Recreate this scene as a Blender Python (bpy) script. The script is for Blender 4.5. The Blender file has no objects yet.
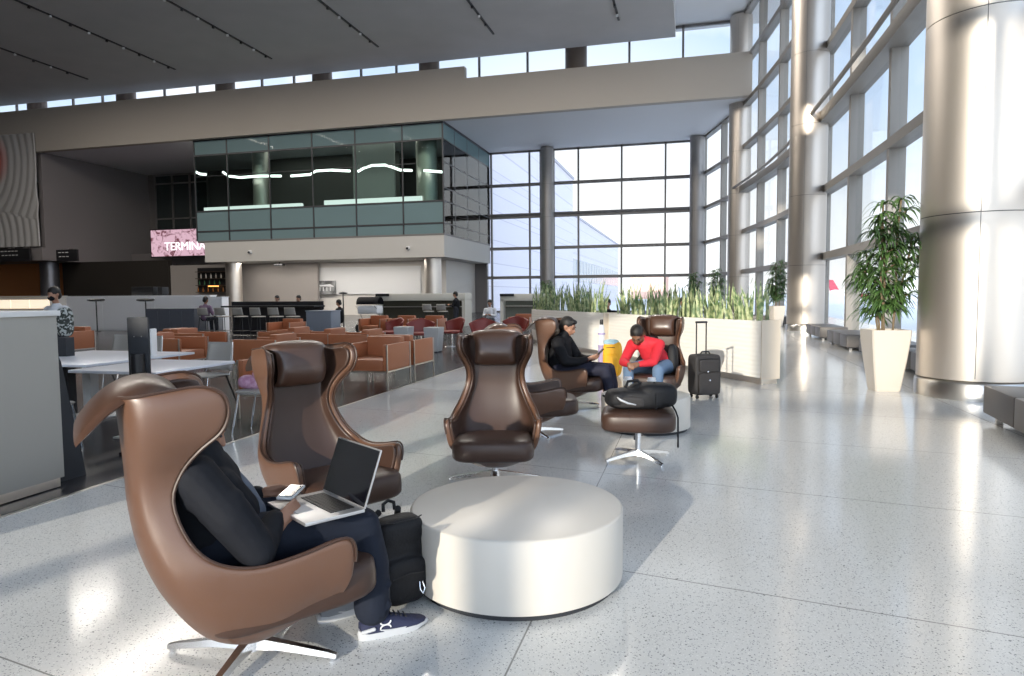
import bpy, bmesh, math, random
from mathutils import Vector, Matrix, Euler, noise
random.seed(7)
PI = math.pi
C = bpy.context.scene.collection
scn = bpy.context.scene

# ------------------------------------------------------------ camera
FPX, EYE = 672.0, 1.45
roll, pitch, yaw = math.radians(.45), math.atan(43/672), math.atan(178/672)
fw = Vector((-math.sin(yaw)*math.cos(pitch), math.cos(yaw)*math.cos(pitch), -math.sin(pitch)))
r0 = Vector((math.cos(yaw), math.sin(yaw), 0)); u0 = r0.cross(fw)
rt = r0*math.cos(roll) - u0*math.sin(roll); up = u0*math.cos(roll) + r0*math.sin(roll)
cam = bpy.data.cameras.new('camera'); camo = bpy.data.objects.new('camera', cam); C.objects.link(camo)
M = Matrix((rt, up, -fw)).transposed().to_4x4(); M.translation = Vector((0, 0, EYE)); camo.matrix_world = M
cam.sensor_width = 36; cam.lens = FPX/1024*36; cam.clip_end = 3000; cam.clip_start = .05
scn.camera = camo
def AT(px, py, ax='z', v=0.0):
    """a photograph point measured out into the room, on the plane ax = v"""
    d = fw*FPX + rt*(px-512) - up*(py-338); i = 'xyz'.index(ax); o = Vector((0, 0, EYE))
    return o + d*((v-o[i])/d[i])

# ------------------------------------------------------------ materials
MATS = {}
def mat(name, col, rough=.5, metal=0, spec=.5, bump=None, var=None, coat=0, emit=None, sheen=0, aniso=0):
    if name in MATS: return MATS[name]
    m = bpy.data.materials.new(name); m.use_nodes = True; nt = m.node_tree; b = nt.nodes['Principled BSDF']
    b.inputs['Base Color'].default_value = (*col, 1); b.inputs['Roughness'].default_value = rough
    b.inputs['Metallic'].default_value = metal; b.inputs['Specular IOR Level'].default_value = spec
    b.inputs['Coat Weight'].default_value = coat; b.inputs['Sheen Weight'].default_value = sheen
    b.inputs['Anisotropic'].default_value = aniso
    tc = nt.nodes.new('ShaderNodeTexCoord')
    if var:                                   # (scale, second colour, low, high)
        n = nt.nodes.new('ShaderNodeTexNoise'); n.inputs['Scale'].default_value = var[0]; n.inputs['Detail'].default_value = 5
        r = nt.nodes.new('ShaderNodeValToRGB'); r.color_ramp.elements[0].color = (*col, 1); r.color_ramp.elements[1].color = (*var[1], 1)
        r.color_ramp.elements[0].position = var[2]; r.color_ramp.elements[1].position = var[3]
        nt.links.new(tc.outputs['Object'], n.inputs['Vector']); nt.links.new(n.outputs['Fac'], r.inputs['Fac']); nt.links.new(r.outputs['Color'], b.inputs['Base Color'])
    if bump:                                  # (scale, strength)
        n = nt.nodes.new('ShaderNodeTexNoise'); n.inputs['Scale'].default_value = bump[0]; n.inputs['Detail'].default_value = 4
        p = nt.nodes.new('ShaderNodeBump'); p.inputs['Strength'].default_value = bump[1]; p.inputs['Distance'].default_value = .01
        nt.links.new(tc.outputs['Object'], n.inputs['Vector']); nt.links.new(n.outputs['Fac'], p.inputs['Height']); nt.links.new(p.outputs['Normal'], b.inputs['Normal'])
    if emit:
        b.inputs['Emission Color'].default_value = (*emit[0], 1); b.inputs['Emission Strength'].default_value = emit[1]
    MATS[name] = m; return m
def glass(name, tint, gl=.08, rough=.02, body=None, fac=0, refl=.25):
    m = bpy.data.materials.new(name); m.use_nodes = True; nt = m.node_tree; nt.nodes.remove(nt.nodes['Principled BSDF'])
    out = nt.nodes['Material Output']; t = nt.nodes.new('ShaderNodeBsdfTransparent'); t.inputs['Color'].default_value = (*tint, 1)
    g = nt.nodes.new('ShaderNodeBsdfGlossy'); g.inputs['Roughness'].default_value = rough
    lw = nt.nodes.new('ShaderNodeLayerWeight'); lw.inputs['Blend'].default_value = gl
    mx = nt.nodes.new('ShaderNodeMixShader'); mm = nt.nodes.new('ShaderNodeMath'); mm.operation = 'MULTIPLY'; mm.inputs[1].default_value = refl; nt.links.new(lw.outputs['Fresnel'], mm.inputs[0]); nt.links.new(mm.outputs[0], mx.inputs['Fac'])
    src = t.outputs[0]
    if body:
        d = nt.nodes.new('ShaderNodeBsdfDiffuse'); d.inputs['Color'].default_value = (*body, 1)
        m2 = nt.nodes.new('ShaderNodeMixShader'); m2.inputs['Fac'].default_value = fac
        nt.links.new(t.outputs[0], m2.inputs[1]); nt.links.new(d.outputs[0], m2.inputs[2]); src = m2.outputs[0]
    nt.links.new(src, mx.inputs[1]); nt.links.new(g.outputs[0], mx.inputs[2]); nt.links.new(mx.outputs[0], out.inputs['Surface'])
    MATS[name] = m; return m

def terrazzo():
    m = bpy.data.materials.new('terrazzo'); m.use_nodes = True; nt = m.node_tree; L = nt.links; N = nt.nodes.new
    b = nt.nodes['Principled BSDF']; tc = N('ShaderNodeTexCoord')
    def chips(scale, lo, hi, seedoff):
        mp = N('ShaderNodeMapping'); mp.inputs['Location'].default_value = (seedoff, seedoff*.7, 0); L.new(tc.outputs['Object'], mp.inputs['Vector'])
        v = N('ShaderNodeTexVoronoi'); v.inputs['Scale'].default_value = scale; L.new(mp.outputs[0], v.inputs['Vector'])
        n = N('ShaderNodeTexNoise'); n.inputs['Scale'].default_value = scale*.9; L.new(mp.outputs[0], n.inputs['Vector'])
        s = N('ShaderNodeMath'); s.operation = 'ADD'; mu = N('ShaderNodeMath'); mu.operation = 'MULTIPLY'; mu.inputs[1].default_value = .7
        L.new(n.outputs['Fac'], mu.inputs[0]); L.new(v.outputs['Distance'], s.inputs[0]); L.new(mu.outputs[0], s.inputs[1])
        r = N('ShaderNodeMapRange'); r.inputs['From Min'].default_value = lo; r.inputs['From Max'].default_value = hi
        r.inputs['To Min'].default_value = 1; r.inputs['To Max'].default_value = 0; L.new(s.outputs[0], r.inputs['Value']); return r.outputs['Result'], v
    base = (.66, .66, .645, 1)
    f1, v1 = chips(85, .54, .60, 0); f2, v2 = chips(95, .52, .58, 3.3); f3, _ = chips(48, .45, .50, 7.1)
    def mix(fac, a, c):
        x = N('ShaderNodeMix'); x.data_type = 'RGBA'; L.new(fac, x.inputs['Factor'])
        if isinstance(a, tuple): x.inputs[6].default_value = a
        else: L.new(a, x.inputs[6])
        x.inputs[7].default_value = c; return x.outputs[2]
    c = mix(f2, base, (.80, .80, .78, 1)); c = mix(f1, c, (.30, .31, .32, 1)); c = mix(f3, c, (.16, .17, .17, 1))
    # brass divider strips: one family along y, one family slightly askew across it
    sep = N('ShaderNodeSeparateXYZ'); L.new(tc.outputs['Object'], sep.inputs[0])
    def line(expr_in, off, per, w):
        a = N('ShaderNodeMath'); a.operation = 'ADD'; a.inputs[1].default_value = off; L.new(expr_in, a.inputs[0])
        p = N('ShaderNodeMath'); p.operation = 'PINGPONG'; p.inputs[1].default_value = per/2; L.new(a.outputs[0], p.inputs[0])
        l = N('ShaderNodeMath'); l.operation = 'LESS_THAN'; l.inputs[1].default_value = w; L.new(p.outputs[0], l.inputs[0]); return l.outputs[0]
    k = N('ShaderNodeMath'); k.operation = 'MULTIPLY_ADD'; k.inputs[1].default_value = .17; L.new(sep.outputs[0], k.inputs[0]); L.new(sep.outputs[1], k.inputs[2])
    l1 = line(sep.outputs[0], .67, 3.9, .004); l2 = line(k.outputs[0], -3.42, 1.86, .004)
    mxl = N('ShaderNodeMath'); mxl.operation = 'MAXIMUM'; L.new(l1, mxl.inputs[0]); L.new(l2, mxl.inputs[1])
    c = mix(mxl.outputs[0], c, (.25, .25, .24, 1))
    L.new(c, b.inputs['Base Color']); b.inputs['Roughness'].default_value = .13; b.inputs['Specular IOR Level'].default_value = .62
    MATS['terrazzo'] = m; return m

TERR = terrazzo()
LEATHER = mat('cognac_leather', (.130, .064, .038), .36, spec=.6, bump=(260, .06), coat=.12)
LEATHER_IN = mat('shaded_brown_leather', (.058, .031, .022), .40, spec=.45, bump=(260, .06))  # same leather as LEATHER, shade inside the chairs put into its colour
ALU = mat('polished_aluminium', (.78, .78, .79), .18, 1)
STEEL = mat('brushed_steel', (.62, .60, .57), .3, 1, bump=(40, .02))
COLM = mat('champagne_steel', (.70, .645, .585), .42, 1, aniso=.4, bump=(300, .01))
COLD = mat('dark_seam', (.08, .075, .07), .5)
CREAM = mat('cream_laminate', (.64, .60, .54), .35, bump=(60, .01))
FRAME = mat('window_frame_metal', (.27, .25, .225), .5, .25)
FRAMEB = mat('dark_window_frame', (.20, .19, .185), .5, .3)
WALLW = mat('warm_white_plaster', (.66, .62, .57), .8)
WALLG = mat('grey_wall_panel', (.21, .19, .19), .6)
CEILM = mat('ceiling_metal_panel', (.50, .485, .48), .7, var=(.6, (.46, .45, .445), .3, .7))
CEILW = mat('white_soffit', (.72, .71, .70), .8)
CARPET = mat('dark_floor_tile', (.028, .029, .034), .24, spec=.35, var=(3, (.05, .045, .045), .3, .7))
BLACKM = mat('black_plastic', (.012, .012, .014), .4)
DGREY = mat('charcoal_panel', (.035, .037, .042), .6, spec=.3)
TAN = mat('orange_leather', (.38, .130, .055), .45, bump=(120, .04))
RED = mat('oxblood_shell', (.22, .030, .022), .45)
WTOP = mat('white_laminate', (.74, .76, .82), .3)
GSEAT = mat('taupe_plastic', (.36, .34, .31), .45)
GLASSW = glass('window_glass', (.96, .97, .97), .03)
GLASSG = glass('clear_green_glass', (.62, .70, .68), .12)
GLASST = glass('teal_spandrel_glass', (.5, .6, .6), .18, .03, (.17, .245, .26), .93)
POTM = mat('glazed_cream_pot', (.60, .55, .49), .25)
SOIL = mat('soil', (.05, .035, .025), .9, bump=(30, .5))
LEAF = mat('dracaena_leaf', (.040, .095, .025), .4, var=(9, (.10, .19, .05), .35, .7))
SNAKE = mat('snake_plant_leaf', (.12, .20, .08), .45, var=(11, (.50, .55, .30), .42, .60))
SKIN1 = mat('tanned_skin', (.38, .20, .13), .5); SKIN2 = mat('brown_skin', (.22, .105, .06), .5)
HAIR = mat('black_hair', (.012, .010, .009), .55, bump=(90, .4))
JACKET = mat('charcoal_softshell', (.011, .012, .016), .75, spec=.2, bump=(14, .6))
GFAB = mat('heather_grey_knit', (.12, .14, .18), .9, bump=(90, .5))
TROUSER = mat('navy_twill', (.012, .016, .028), .8, spec=.25, bump=(16, .45))
BLACKF = mat('black_fabric', (.010, .010, .012), .75, spec=.2, bump=(18, .5))
REDF = mat('red_jersey', (.62, .020, .035), .75, bump=(16, .5))
DENIM = mat('faded_denim', (.12, .19, .30), .85, bump=(40, .4))
WHITE = mat('white_plastic', (.80, .80, .80), .35)
NYLON = mat('black_nylon', (.012, .012, .014), .6, spec=.3, bump=(80, .3))
NYLOND = mat('dark_grey_nylon', (.032, .030, .031), .65, spec=.3, bump=(90, .3))
YELLOW = mat('yellow_nylon', (.85, .42, .015), .6, bump=(30, .4))
BENCH = mat('grey_bench_vinyl', (.095, .085, .080), .4, bump=(60, .04))

# ------------------------------------------------------------ object helpers
def tag(o, label=None, cat=None, group=None, kind=None):
    if label: o['label'] = label
    if cat: o['category'] = cat
    if group: o['group'] = group
    if kind: o['kind'] = kind
    return o
def thing(name, label, cat, loc=(0, 0, 0), rz=0, group=None):
    o = bpy.data.objects.new(name, None); o.empty_display_size = .1; C.objects.link(o)
    o.location = loc; o.rotation_euler = (0, 0, rz); return tag(o, label, cat, group)
def dup(root, loc=None, rz=None, label=None, group=None, skip=()):
    r = root.copy(); C.objects.link(r)
    if loc is not None: r.location = loc
    if rz is not None: r.rotation_euler = (0, 0, rz)
    if label: r['label'] = label
    if group: r['group'] = group
    for ch in list(root.children):
        if ch.name.split('.')[0] in skip: continue
        c = ch.copy(); C.objects.link(c); c.parent = r
        for g in list(ch.children):
            d = g.copy(); C.objects.link(d); d.parent = c
    return r

class MB:
    """collects shapes into one mesh"""
    def __init__(s): s.bm = bmesh.new(); s.mi = 0
    def _f(s, vs):
        try:
            f = s.bm.faces.new(vs); f.material_index = s.mi; return f
        except ValueError: return None
    def box(s, c, d, rot=None, bev=0, taper=1.0, seg=2):
        """c centre, d full dimensions, taper = bottom size / top size"""
        t = bmesh.new(); bmesh.ops.create_cube(t, size=1)
        for v in t.verts:
            k = taper if v.co.z < 0 else 1
            v.co = Vector((v.co.x*d[0]*k, v.co.y*d[1]*k, v.co.z*d[2]))
        if bev: bmesh.ops.bevel(t, geom=t.edges[:], offset=bev, segments=seg, affect='EDGES', profile=.6)
        R = Euler(rot).to_matrix() if rot is not None else Matrix.Identity(3)
        s.add(t, lambda p: R @ p + Vector(c)); return s
    def add(s, t, fn=None):
        t.verts.ensure_lookup_table(); mp = {}
        for v in t.verts: mp[v.index] = s.bm.verts.new(fn(v.co) if fn else v.co)
        for f in t.faces: s._f([mp[v.index] for v in f.verts])
        t.free()
    def grid(s, P, closeu=False, closev=False, flip=False):
        """P[j][i] rows of points"""
        V = [[s.bm.verts.new(p) for p in row] for row in P]; nj, ni = len(V), len(V[0])
        for j in range(nj if closev else nj-1):
            for i in range(ni if closeu else ni-1):
                q = [V[j][i], V[j][(i+1) % ni], V[(j+1) % nj][(i+1) % ni], V[(j+1) % nj][i]]
                s._f(q[::-1] if flip else q)
        return V
    def ring(s, c, ax, r, n, r2=None):
        ax = Vector(ax).normalized(); h = Vector((0, 0, 1)) if abs(ax.z) < .9 else Vector((1, 0, 0))
        a = ax.cross(h).normalized(); b = ax.cross(a)
        return [Vector(c) + a*r*math.cos(2*PI*k/n) + b*(r2 or r)*math.sin(2*PI*k/n) for k in range(n)]
    def surf(s, P, **k): s.grid(P, **k); return s
    def cyl(s, p0, p1, r0, r1=None, n=16, cap=True):
        r1 = r0 if r1 is None else r1; p0, p1 = Vector(p0), Vector(p1); ax = p1-p0
        V = s.grid([s.ring(p0, ax, r0, n), s.ring(p1, ax, r1, n)], closeu=True)
        if cap: s._f(V[0][::-1]); s._f(V[1])
        return s
    def tube(s, pts, r, n=8, rs=None, cap=True):
        pts = [Vector(p) for p in pts]; rows = []; a = None
        for k, p in enumerate(pts):
            t = (pts[min(k+1, len(pts)-1)] - pts[max(k-1, 0)]).normalized()
            if a is None:
                h = Vector((0, 0, 1)) if abs(t.z) < .9 else Vector((1, 0, 0)); a = t.cross(h).normalized()
            a = (a - t*a.dot(t)).normalized(); b = t.cross(a); rr = rs[k] if rs else r
            rows.append([p + a*rr*math.cos(2*PI*i/n) + b*rr*math.sin(2*PI*i/n) for i in range(n)])
        V = s.grid(rows, closeu=True)
        if cap: s._f(V[0][::-1]); s._f(V[-1])
        return s
    def lathe(s, prof, c=(0, 0, 0), n=48):
        c = Vector(c); V = s.grid([[c + Vector((r*math.cos(2*PI*k/n), r*math.sin(2*PI*k/n), z)) for k in range(n)] for r, z in prof], closeu=True)
        s._f(V[0][::-1]); s._f(V[-1]); return s
    def ball(s, c, r, n=14, m=9, rot=None):
        """ellipsoid; r is a radius or three radii"""
        r = (r, r, r) if not hasattr(r, '__len__') else r; c = Vector(c); R = Euler(rot).to_matrix() if rot is not None else Matrix.Identity(3)
        return s.sup(c, r, 1, 1, n, m, R)
    def sup(s, c, r, e1=.4, e2=.4, n=32, m=16, R=None):
        """superellipsoid of radii r: e1 vertical squareness, e2 plan squareness"""
        R = R or Matrix.Identity(3); c = Vector(c); f = lambda w, e: math.copysign(abs(w)**e, w)
        rows = []
        for j in range(1, m):
            t = -PI/2 + PI*j/m
            rows.append([c + R @ Vector((r[0]*f(math.cos(t), e1)*f(math.cos(2*PI*i/n), e2), r[1]*f(math.cos(t), e1)*f(math.sin(2*PI*i/n), e2), r[2]*f(math.sin(t), e1))) for i in range(n)])
        V = s.grid(rows, closeu=True); b = s.bm.verts.new(c + R @ Vector((0, 0, -r[2]))); t = s.bm.verts.new(c + R @ Vector((0, 0, r[2])))
        for i in range(n): s._f([b, V[0][(i+1) % n], V[0][i]]); s._f([V[-1][i], V[-1][(i+1) % n], t])
        return s
    def chain(s, pr, n=12):
        """tapered limb through joints [(point, radius), ...]"""
        for k, (p, r) in enumerate(pr):
            s.ball(p, r, n, 8)
            if k: s.cyl(pr[k-1][0], p, pr[k-1][1], r, n)
        return s
    def prism(s, poly, z0, z1, fn=None):
        """polygon (x, y) extruded from z0 to z1, optionally mapped by fn"""
        fn = fn or (lambda p: p)
        a = [s.bm.verts.new(fn(Vector((x, y, z0)))) for x, y in poly]; b = [s.bm.verts.new(fn(Vector((x, y, z1)))) for x, y in poly]
        n = len(poly); s._f(a[::-1]); s._f(b)
        for i in range(n): s._f([a[i], a[(i+1) % n], b[(i+1) % n], b[i]])
        return s
    def out(s, name, m, parent=None, smooth=40, mods=(), loc=None, rz=None, kind=None):
        me = bpy.data.meshes.new(name); bmesh.ops.recalc_face_normals(s.bm, faces=s.bm.faces[:]) if 'norecalc' not in mods else None
        s.bm.to_mesh(me); s.bm.free()
        for x in (m if isinstance(m, (list, tuple)) else [m]): me.materials.append(x)
        if smooth:
            me.polygons.foreach_set('use_smooth', [True]*len(me.polygons))
            if smooth < 180: me.set_sharp_from_angle(angle=math.radians(smooth))
        o = bpy.data.objects.new(name, me); C.objects.link(o)
        if parent: o.parent = parent
        if loc is not None: o.location = loc
        if rz is not None: o.rotation_euler = (0, 0, rz)
        if kind: o['kind'] = kind
        for q in mods:
            if q == 'norecalc': continue
            if q[0] == 'remesh':
                x = o.modifiers.new('remesh', 'REMESH'); x.mode = 'VOXEL'; x.voxel_size = q[1]; x.use_smooth_shade = True
                if q[2]: y = o.modifiers.new('smooth', 'SMOOTH'); y.factor = .5; y.iterations = q[2]
            if q[0] == 'solid':
                x = o.modifiers.new('solid', 'SOLIDIFY'); x.thickness = q[1]; x.offset = q[2]
            if q[0] == 'sub':
                x = o.modifiers.new('sub', 'SUBSURF'); x.levels = x.render_levels = q[1]
            if q[0] == 'bevel':
                x = o.modifiers.new('bevel', 'BEVEL'); x.width = q[1]; x.segments = 2
        return o
def B(name, m, c, d, parent=None, bev=0, rot=None, kind=None, taper=1.0):
    return MB().box(c, d, rot, bev, taper).out(name, m, parent, kind=kind)
def interp(keys, t):
    """catmull-rom through rows of numbers, t in 0..1"""
    n = len(keys)-1; x = min(max(t*n, 0), n-1e-6); i = int(x); f = x-i
    p0, p1, p2, p3 = keys[max(i-1, 0)], keys[i], keys[i+1], keys[min(i+2, n)]
    return [.5*((2*b) + (-a+c)*f + (2*a-5*b+4*c-d)*f*f + (-a+3*b-3*c+d)*f**3) for a, b, c, d in zip(p0, p1, p2, p3)]
SKYSTR, SKYGLOW, SUNSTR, EXPO, LAMPW = 1.1, 3.2, 4.2, 0.18, 1100
# ------------------------------------------------------------ the hall: floor, ceilings, walls
S = 'structure'
def slab(name, m, poly, z0, z1): return MB().prism(poly, z0, z1).out(name, m, kind=S)
slab('floor', TERR, [(-4.42, -16), (8, -16), (8, 56), (-4.42, 56)], -.3, 0)
slab('floor', CARPET, [(-80, -16), (-4.42, -16), (-4.42, 56), (-80, 56)], -.3, .001)
MB().box((-4.42, 20, .002), (.03, 72, .006)).out('trim_1', STEEL, kind=S)
slab('ceiling', CEILM, [(-80, -6), (-1, -6), (-1, 43.6), (-80, 43.6)], 17.2, 18.75)
slab('ceiling', CEILW, [(-80, -16), (8, -16), (8, 47), (-80, 47)], 18.75, 19.1)
slab('ceiling', mat('lower_soffit', (.66, .66, .68), .7), [(-80, 43.4), (3.2, 43.4), (3.2, 45.2), (.9, 54.6), (-80, 54.6)], 13.25, 13.6)
# the long fascia beam and the raised part of it on the left
MB().box((-38.3, 43.25, 14.45), (83.5, .5, 2.56)).out('trim_2', mat('fascia_plaster', (.42, .38, .335), .8), kind=S)
MB().box((-47.3, 43.25, 16.12), (65.6, .48, .78)).out('trim_3', MATS['fascia_plaster'], kind=S)
def wave_light(n): pass
# ceiling light tracks
for k, (x, y0) in enumerate([(-4.1, 26), (-11.6, 24), (-19.2, 22), (-26.9, 20), (-34.5, 20), (-42, 24)]):
    t = thing('track_light', ['ceiling light track nearest the tall windows', 'second ceiling light track from the tall windows', 'third ceiling light track from the tall windows',
        'fourth ceiling light track from the tall windows', 'fifth ceiling light track from the tall windows', 'ceiling light track farthest from the tall windows'][k], 'light track', (x, y0, 17.2), 0, 'light tracks in the dark ceiling')
    B('rail', BLACKM, (0, (40-y0)/2, -.03), (.12, 40-y0, .06), t)
    for j in range(int((40-y0)/1.25)):
        l = MB(); l.cyl((0, .6+j*1.25, -.06), (0, .6+j*1.25, -.16), .07, .08, 8)
        l.out('spotlight', BLACKM if j % 2 else WHITE, t)
    al = bpy.data.lights.new('track_lamp', 'AREA'); al.shape = 'RECTANGLE'; al.size = .5; al.size_y = 33-y0; al.energy = LAMPW; al.color = (1, .93, .84)
    ao = bpy.data.objects.new('track_lamp', al); C.objects.link(ao); ao.parent = t; ao.location = (0, (33-y0)/2, -.25)
# ---- window walls
def window(name, nodes, zs, ztop, mw=.2, md=.28, th=.2, td=.3, fm=FRAME, heavy=None, hd=.6, inward=-1, zb=0):
    """glazing along plan nodes; nodes are mullions; zs transom heights; one thing: frame with glass panes"""
    f = MB(); g = MB()
    for k, (x, y) in enumerate(nodes):
        a = Vector(nodes[max(k-1, 0)]); b = Vector(nodes[min(k+1, len(nodes)-1)]); d = (b-a).normalized(); ang = math.atan2(d.y, d.x)
        f.box((x, y, (ztop+zb)/2), (mw, md, ztop-zb), (0, 0, ang))
    for k in range(len(nodes)-1):
        a, b = Vector(nodes[k]), Vector(nodes[k+1]); d = b-a; L = d.length; m = (a+b)/2; ang = math.atan2(d.y, d.x)
        nrm = Vector((-d.y, d.x)).normalized()*(1 if inward > 0 else -1)
        for z in zs:
            hv = heavy is not None and abs(z-heavy) < .1
            dd = hd if hv else td
            q = m + nrm*(dd-md)/2
            f.box((q.x, q.y, z), (L, dd, th*(1.5 if hv else 1)), (0, 0, ang))
            if hv:
                e = m + nrm*(dd+.12); f.cyl((e.x-d.x/2, e.y-d.y/2, z+.12), (e.x+d.x/2, e.y+d.y/2, z+.12), .07, n=8)
        for z in (zb+.06, ztop-.1): f.box((m.x, m.y, z), (L, md, .16), (0, 0, ang))
        g.box((m.x, m.y, (ztop+zb)/2), (L, .03, ztop-zb), (0, 0, ang))
    o = f.out(name, fm, kind=S, smooth=30); g.out('window_pane', GLASSW, o, smooth=0); return o
ZS = [2.8, 5.3, 7.9, 10.5, 13.1, 15.7]
window('window_1', [(4.55, -11.2), (4.75, -6), (4.9, -1.7), (5.0, 2.6), (5.05, 6.9), (5.1, 11.2)], ZS, 18.7, heavy=7.9, inward=1, md=.4, mw=.22, th=.26, td=.42)
window('window_2', [(5.1, 11.2), (5.15, 15.4), (5.15, 19.7), (5.08, 23.9), (4.95, 28.2)], ZS, 18.7, heavy=7.9, inward=1, md=.4, mw=.22, th=.26, td=.42)
window('window_3', [(4.95, 28.2), (4.85, 32.5), (4.45, 36.9), (3.85, 41.2), (3.2, 45.2)], ZS, 18.7, heavy=7.9, inward=1, md=.4, mw=.22, th=.26, td=.42)
window('window_4', [(3.2, 45.2), (2.2, 49.4), (.95, 54)], ZS[:4], 13.3, inward=1, md=.4, mw=.22, th=.22, td=.4)
bx = [AT(p, 250, 'y', 54.5).x for p in (492, 530, 541, 554, 578.5, 621.5, 665, 697)]
window('window_5', [(x, 54.5) for x in [-16.6] + bx[:1] + bx[1:]], [2.9, 5.3, 7.95, 10.5], 13.3, fm=FRAMEB, mw=.14, md=.2, th=.24, td=.24, heavy=7.95, hd=.34)
# clerestory above the fascia
cx = [4.5, 2.87, -7.45, -17.87, -26.28, -34.59, -43.85, -52.92, -62]
nodes = []
for a, b in zip(cx[1:-1], cx[2:]): nodes += [(a+(b-a)*k/3, 46) for k in range(3)]
window('window_6', sorted(nodes + [(-62, 46)]) + [(3.2, 46)], [16.6], 18.75, fm=FRAMEB, mw=.14, md=.16, th=.12, td=.12, zb=13.7)
# the wall behind the photographer: glazing the low sun comes through
window('window_7', [(-9.2, -12), (-6.75, -12), (-4.3, -12), (-1.4, -12), (1.5, -12), (4.5, -11.6)], [2.6, 5.2, 7.8, 10.4], 11.8, mw=.22, md=.3, th=.24, td=.3)
slab('wall_rear', WALLW, [(-80, -12.3), (-9.2, -12.3), (-9.2, -11.9), (-80, -11.9)], 0, 18.75)  # unseen solid stretch, placed to keep the sun off the left side
slab('wall_rear', WALLW, [(-9.2, -12.3), (5, -12.3), (5, -11.9), (-9.2, -11.9)], 11.8, 17.0)
slab('wall_left', WALLG, [(-80.3, -12), (-80, -12), (-80, 55), (-80.3, 55)], 0, 18.75)
# lower building on the left: flank wall, art wall, dark back wall
slab('wall_north', WALLG, [(-51.1, 43.5), (-50.7, 43.5), (-50.7, 54.6), (-51.1, 54.6)], 5.6, 13.25)
slab('wall_back', mat('dark_grey_wall', (.17, .155, .15), .7), [(-80, 54.6), (-16.6, 54.6), (-16.6, 55), (-80, 55)], 0, 13.25)  # darker grey than the flank wall
slab('trim_4', WALLG, [(-80, 43.0), (-50.5, 43.0), (-50.5, 54.6), (-80, 54.6)], 4.55, 5.6)
slab('trim_5', WALLG, [(-50.7, 52.0), (-36.5, 52.0), (-36.5, 54.6), (-50.7, 54.6)], 4.4, 5.55)
# shop fronts below
slab('wall_shop', mat('orange_plaster', (.50, .20, .07), .6), [(-62, 47), (-52.6, 47), (-52.6, 47.3), (-62, 47.3)], 0, 4.55)  # even orange across this shop front
slab('wall_shop', mat('dark_shop_opening', (.02, .016, .013), .6), [(-52.6, 46.6), (-41.6, 46.6), (-41.6, 47), (-52.6, 47)], 0, 4.55)  # near-black slab painted as the shade inside an open shop front
slab('wall_shop', mat('taupe_wall', (.30, .27, .25), .7), [(-41.6, 46.8), (-28, 46.8), (-28, 47.1), (-41.6, 47.1)], 0, 4.1)
slab('wall_lounge', WALLW, [(-33.0, 47.4), (-17.6, 47.4), (-17.6, 54.4), (-33.0, 54.4)], 0, 4.08)
slab('trim_6', mat('pale_wall_panel', (.74, .73, .72), .6), [(-32.6, 47.3), (-19.6, 47.3), (-19.6, 47.4), (-32.6, 47.4)], 1.6, 3.7)
# ---- columns
def column(x, y, r, h, label, z0=0, bands=True, m=COLM):
    t = thing('column', label, 'column', (x, y, z0))
    b = MB(); zb = [z for z in (2.48, 5.08, 7.68, 10.28, 12.9, 15.5) if z < h-.3] if bands else []
    zz = [.26 if bands else 0] + zb + [h]
    for a, c in zip(zz[:-1], zz[1:]):
        b.lathe([(r, a+.006), (r, c-.006)], n=64)
    b.out('shaft', m, t)
    s = MB()
    for z in zb: s.lathe([(r-.012, z-.02), (r-.012, z+.02)], n=64)
    if bands:
        s.box((-r*.33, -r*.945, h/2), (.006, .01, h-.6)); s.out('seam', COLD, t)
        MB().lathe([(r+.02, 0), (r+.02, .22), (r+.01, .235), (r-.02, .26)], n=64).out('base_ring', STEEL, t)
    return t
COLG = mat('grey_steel_column', (.30, .285, .275), .45, .7)
column(3.86, 10.70, .71, 18.6, 'huge champagne steel column at right edge beside the near potted plant')
column(4.28, 27.8, .67, 18.6, 'tall steel column behind the grey benches, second in line along the windows', m=mat('bronze_steel', (.52, .47, .42), .42, 1, aniso=.4))
column(2.95, 45.2, .67, 18.6, 'tall steel column in line where the long beam ends', m=MATS['bronze_steel'])
column(.45, 53.2, .55, 13.2, 'slim steel column in the corner of the two window walls', m=COLG)
column(AT(547.5, 270, 'y', 53.6).x, 53.6, .52, 13.2, 'round grey column between the two back windows', m=COLG)
column(AT(433, 275, 'y', 44.9).x, 44.9, .6, 4.1, 'grey column under the right corner of the glass box', bands=False)
column(AT(234, 280, 'y', 44.9).x, 44.9, .6, 4.1, 'grey column under the left part of the glass box', bands=False)
column(AT(50, 280, 'y', 45.5).x, 45.5, .7, 4.55, 'dark column before the shop front at far left', bands=False, m=mat('dark_steel', (.20, .20, .22), .35, .8))
DC = mat('brown_column_cladding', (.13, .10, .08), .5)
for k, x in enumerate(cx[2:]):
    MB().cyl((x, 45.3, 13.6), (x, 45.3, 18.75), .72, n=32).out('trim_%d' % (10+k), DC, kind=S)
# one long area light added under the glass room to brighten the lounge wall
al = bpy.data.lights.new('soffit_fill', 'AREA'); al.shape = 'RECTANGLE'; al.size = 15; al.size_y = .5; al.energy = 420; al.color = (1, .95, .88)
ao = bpy.data.objects.new('soffit_fill', al); C.objects.link(ao); ao.location = (-26.5, 44.9, 4.05)
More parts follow.
